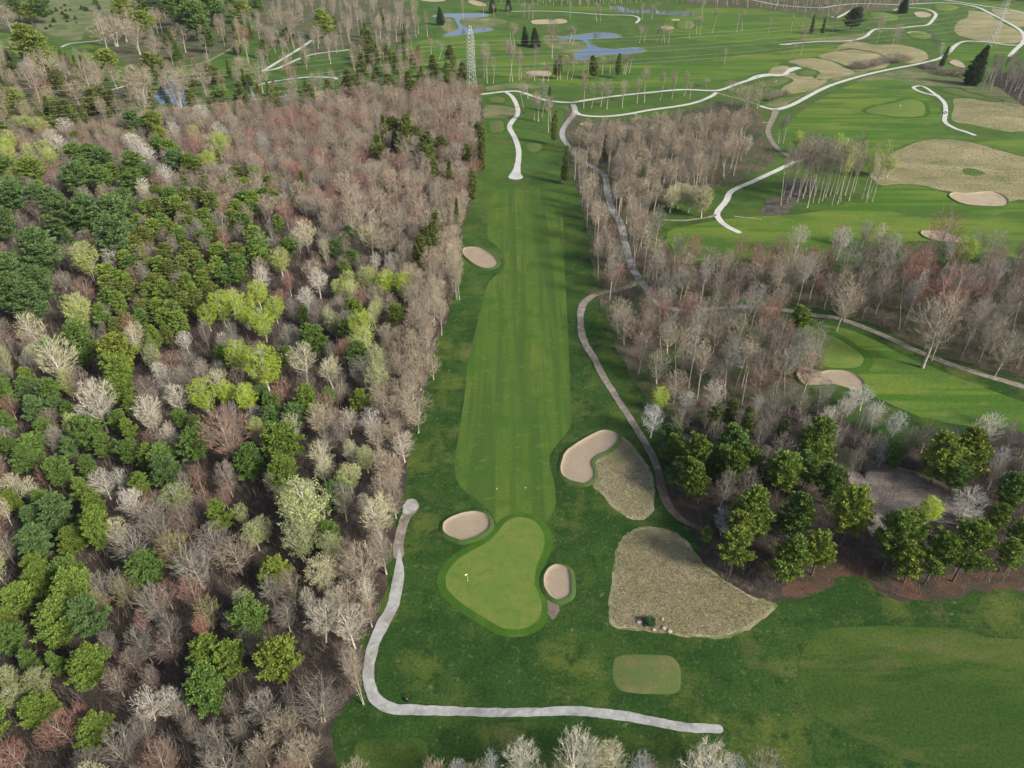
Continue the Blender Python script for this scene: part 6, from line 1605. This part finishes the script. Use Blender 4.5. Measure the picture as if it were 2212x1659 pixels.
def golf_cart(x, y, rz):
    X, Y = G(x, y)
    r_ = empty('golf_cart', (X, Y, .22), rz); tag(r_, 'white golf cart parked on the far right path', 'golf cart')
    m_ = MB(); m_.box((0, 0, .42), (1.15, 2.3, .22), bev=.06); m_.box((0, .85, .62), (1.1, .6, .34), bev=.1, taper=.85); m_.box((0, -.75, .66), (1.12, .75, .32), bev=.06); m_.build('body', M['white_paint'], r_)
    m_ = MB(); m_.box((0, 0, 1.86), (1.25, 1.75, .08), bev=.03); m_.build('roof', M['white_paint'], r_)
    m_ = MB()
    for sx in (-1, 1):
        for yy in (.72, -.72): m_.tube((sx * .52, yy, .7), (sx * .55, yy * .95, 1.84), .025, .025, 6)
    m_.build('roof_posts', M['black'], r_)
    m_ = MB(); m_.box((0, -.28, .80), (1.05, .5, .14), bev=.04); m_.build('seat', M['seat'], r_)
    m_ = MB(); m_.box((0, -.56, 1.08), (1.05, .1, .42), bev=.03); m_.build('backrest', M['seat'], r_)
    m_ = MB(); m_.box((0, .70, 1.35), (1.05, .02, .8)); m_.build('windscreen', M['water'], r_)
    m_ = MB(); m_.tube((-.25, .5, .75), (-.25, .25, 1.12), .025, .025, 6); m_.tube((-.25, .24, 1.1), (-.25, .22, 1.14), .18, .18, 12); m_.build('steering_wheel', M['black'], r_)
    m_ = MB(); m_.tube((-.22, -1.18, .6), (-.22, -1.3, 1.45), .14, .15, 8); m_.tube((.22, -1.18, .6), (.22, -1.3, 1.45), .14, .15, 8); m_.build('golf_bags', M['black'], r_)
    for sx in (-1, 1):
        for yy in (.8, -.75):
            m_ = MB(); m_.tube((sx * .44, yy, .23), (sx * .62, yy, .23), .23, .23, 14); w_ = m_.build('wheel', M['tyre'], r_)
            m_ = MB(); m_.tube((sx * .61, yy, .23), (sx * .635, yy, .23), .11, .10, 10); m_.build('rim', M['steel'], w_)
golf_cart(2042, 246, R(-4))


def person(x, y, lab, top, legs, face, pose=0, off=(0, 0)):
    """one skinned body with arms, legs, neck and head; shirt, trousers and hair are its children"""
    X, Y = G(x, y); X += off[0]; Y += off[1]
    s = .06 * pose
    J = [(0, 0, .98), (0, 0, 1.18), (0, 0, 1.40), (0, .01, 1.52), (0, .02, 1.62), (0, .02, 1.74),
         (-.10, 0, .92), (-.12, .04 + s, .52), (-.13, -.02 + s, .09), (-.13, .12 + s, .04),
         (.10, 0, .92), (.12, .04 - s, .52), (.13, -.02 - s, .09), (.13, .12 - s, .04),
         (-.19, 0, 1.42), (-.25, .02, 1.14), (-.20, .16 + s, .93), (-.19, .20 + s, .84),
         (.19, 0, 1.42), (.25, .02, 1.14), (.20, .16 + s, .93), (.19, .20 + s, .84)]
    E = [(0, 1), (1, 2), (2, 3), (3, 4), (4, 5), (0, 6), (6, 7), (7, 8), (8, 9), (0, 10), (10, 11), (11, 12), (12, 13), (2, 14), (14, 15), (15, 16), (16, 17), (2, 18), (18, 19), (19, 20), (20, 21)]
    RD = [.15, .15, .16, .06, .09, .10, .09, .065, .045, .04, .09, .065, .045, .04, .065, .045, .035, .035, .065, .045, .035, .035]
    root = empty('person', (X, Y, .02), face); tag(root, lab, 'person', 'golfers out on the course')
    def sk(name, ids, m_, grow=0.0):
        mp = {j: i for i, j in enumerate(ids)}
        me = bpy.data.meshes.new(name); me.from_pydata([J[j] for j in ids], [(mp[a], mp[b_]) for a, b_ in E if a in mp and b_ in mp], [])
        me.materials.append(m_)
        o = link(name, me, root)
        md = o.modifiers.new('skin', 'SKIN'); md.use_smooth_shade = True
        for i, j in enumerate(ids): me.skin_vertices[0].data[i].radius = (RD[j] + grow, RD[j] * .8 + grow)
        me.skin_vertices[0].data[0].use_root = True
        o.modifiers.new('sub', 'SUBSURF').levels = 1; o.modifiers['sub'].render_levels = 1
        return o
    sk('body', list(range(22)), M['skin'])
    sk('shirt', [0, 1, 2, 14, 15, 18, 19], top, .02)
    sk('trousers', [0, 6, 7, 8, 10, 11, 12], legs, .022)
    m_ = MB(); m_.blob((0, 0, 1.72), (.115, .12, .10), 3, 10, 6, .05); m_.build('hair', M['hair'], root, True)
    m_ = MB(); m_.blob((-.035, .115, 1.69), .012, 1, 6, 4, 0); m_.blob((.035, .115, 1.69), .012, 1, 6, 4, 0); m_.tube((0, .11, 1.67), (0, .14, 1.645), .012, .016, 6); m_.build('face', M['hair'], root)


def pt6(a, b_): return ((2880 + a / 22.12) * .576, (260 + b_ / 22.12) * .576)
person(*pt6(600, 900), 'golfer in dark clothes at the back left of the tee group', M['cloth_dark'], M['cloth_tan'], 2.6, 1)
person(*pt6(690, 1060), 'golfer in pale clothes on the right of the tee group', M['cloth_pale'], M['cloth_pale'], 2.2, 1)
person(*pt6(550, 1110), 'golfer in dark top and pale trousers nearest on the tee', M['cloth_dark'], M['cloth_pale'], .6, 1)
person(*pt6(640, 1090), 'golfer in grey between the others on the tee', M['cloth_tan'], M['cloth_tan'], 1.5, 0)
X, Y = (3480 + 745 / 15.8) * .576, (380 + 855 / 15.8) * .576
person(X, Y, 'person in pale clothes standing left of the golf cart', M['cloth_pale'], M['cloth_pale'], -1.5, 1)


def logs(x, y, lab, L=5, a=.3):
    X, Y = G(x, y); m_ = MB(); m_.tube((-L / 2, 0, .2), (L / 2, .3, .25), .22, .13, 8)
    m_.tube((0, 0, .22), (L * .2, .9, .6), .08, .04, 6)
    o = m_.build('fallen_log', M['log'], None, False, (X, Y, 0)); o.rotation_euler[2] = a; tag(o, lab, 'log', 'fallen logs')
logs(1048, 43.5, 'pale fallen log above the right arm of the dark pond', 9, .3)
logs(1477 + 270, 0 + 20, 'pale fallen log beside the top row of trees', 6, -.2) if False else None
logs(1653, 266, 'pale log lying beside the spur below the Y junction', 5, -.2)
logs(1615, 472, 'thin pale log on the grass below the slim birches', 12, -.35)
logs(2130, 713, 'pale fallen trunk under the trees at the right edge', 7, -.4)
# balls and small tee markers near the green
for x, y, lab in ((1073, 1056, 'white marker disc on the left of the fairway end'), (1135, 1054, 'white marker disc on the right of the fairway end')):
    X, Y = G(x, y); m_ = MB(); m_.tube((0, 0, 0), (0, 0, .06), .12, .11, 12); m_.tube((0, 0, .06), (0, 0, .10), .06, .03, 10)
    tag(m_.build('distance_marker', M['white_paint'], None, False, (X, Y, .035)), lab, 'marker', 'markers at the end of the fairway')
# air
HZ = 1
if HZ:
    m_ = MB(); m_.box((0, 700, 64), (3400, 2600, 132))
    hz = m_.build('haze', bpy.data.materials.new('haze_air'))
    hm = hz.data.materials[0]; hm.use_nodes = True; t = hm.node_tree
    t.nodes.remove(t.nodes['Principled BSDF'])
    pv = t.nodes.new('ShaderNodeVolumePrincipled'); pv.inputs['Color'].default_value = (.86, .92, 1, 1); pv.inputs['Density'].default_value = HAZE if 'HAZE' in globals() else .00003
    pv.inputs['Anisotropy'].default_value = .2
    t.links.new(pv.outputs[0], t.nodes['Material Output'].inputs['Volume'])
    tag(hz, 'thin pale haze in the air over the whole course', 'haze', kind='stuff')
print('done', round(time.time() - T0, 1))
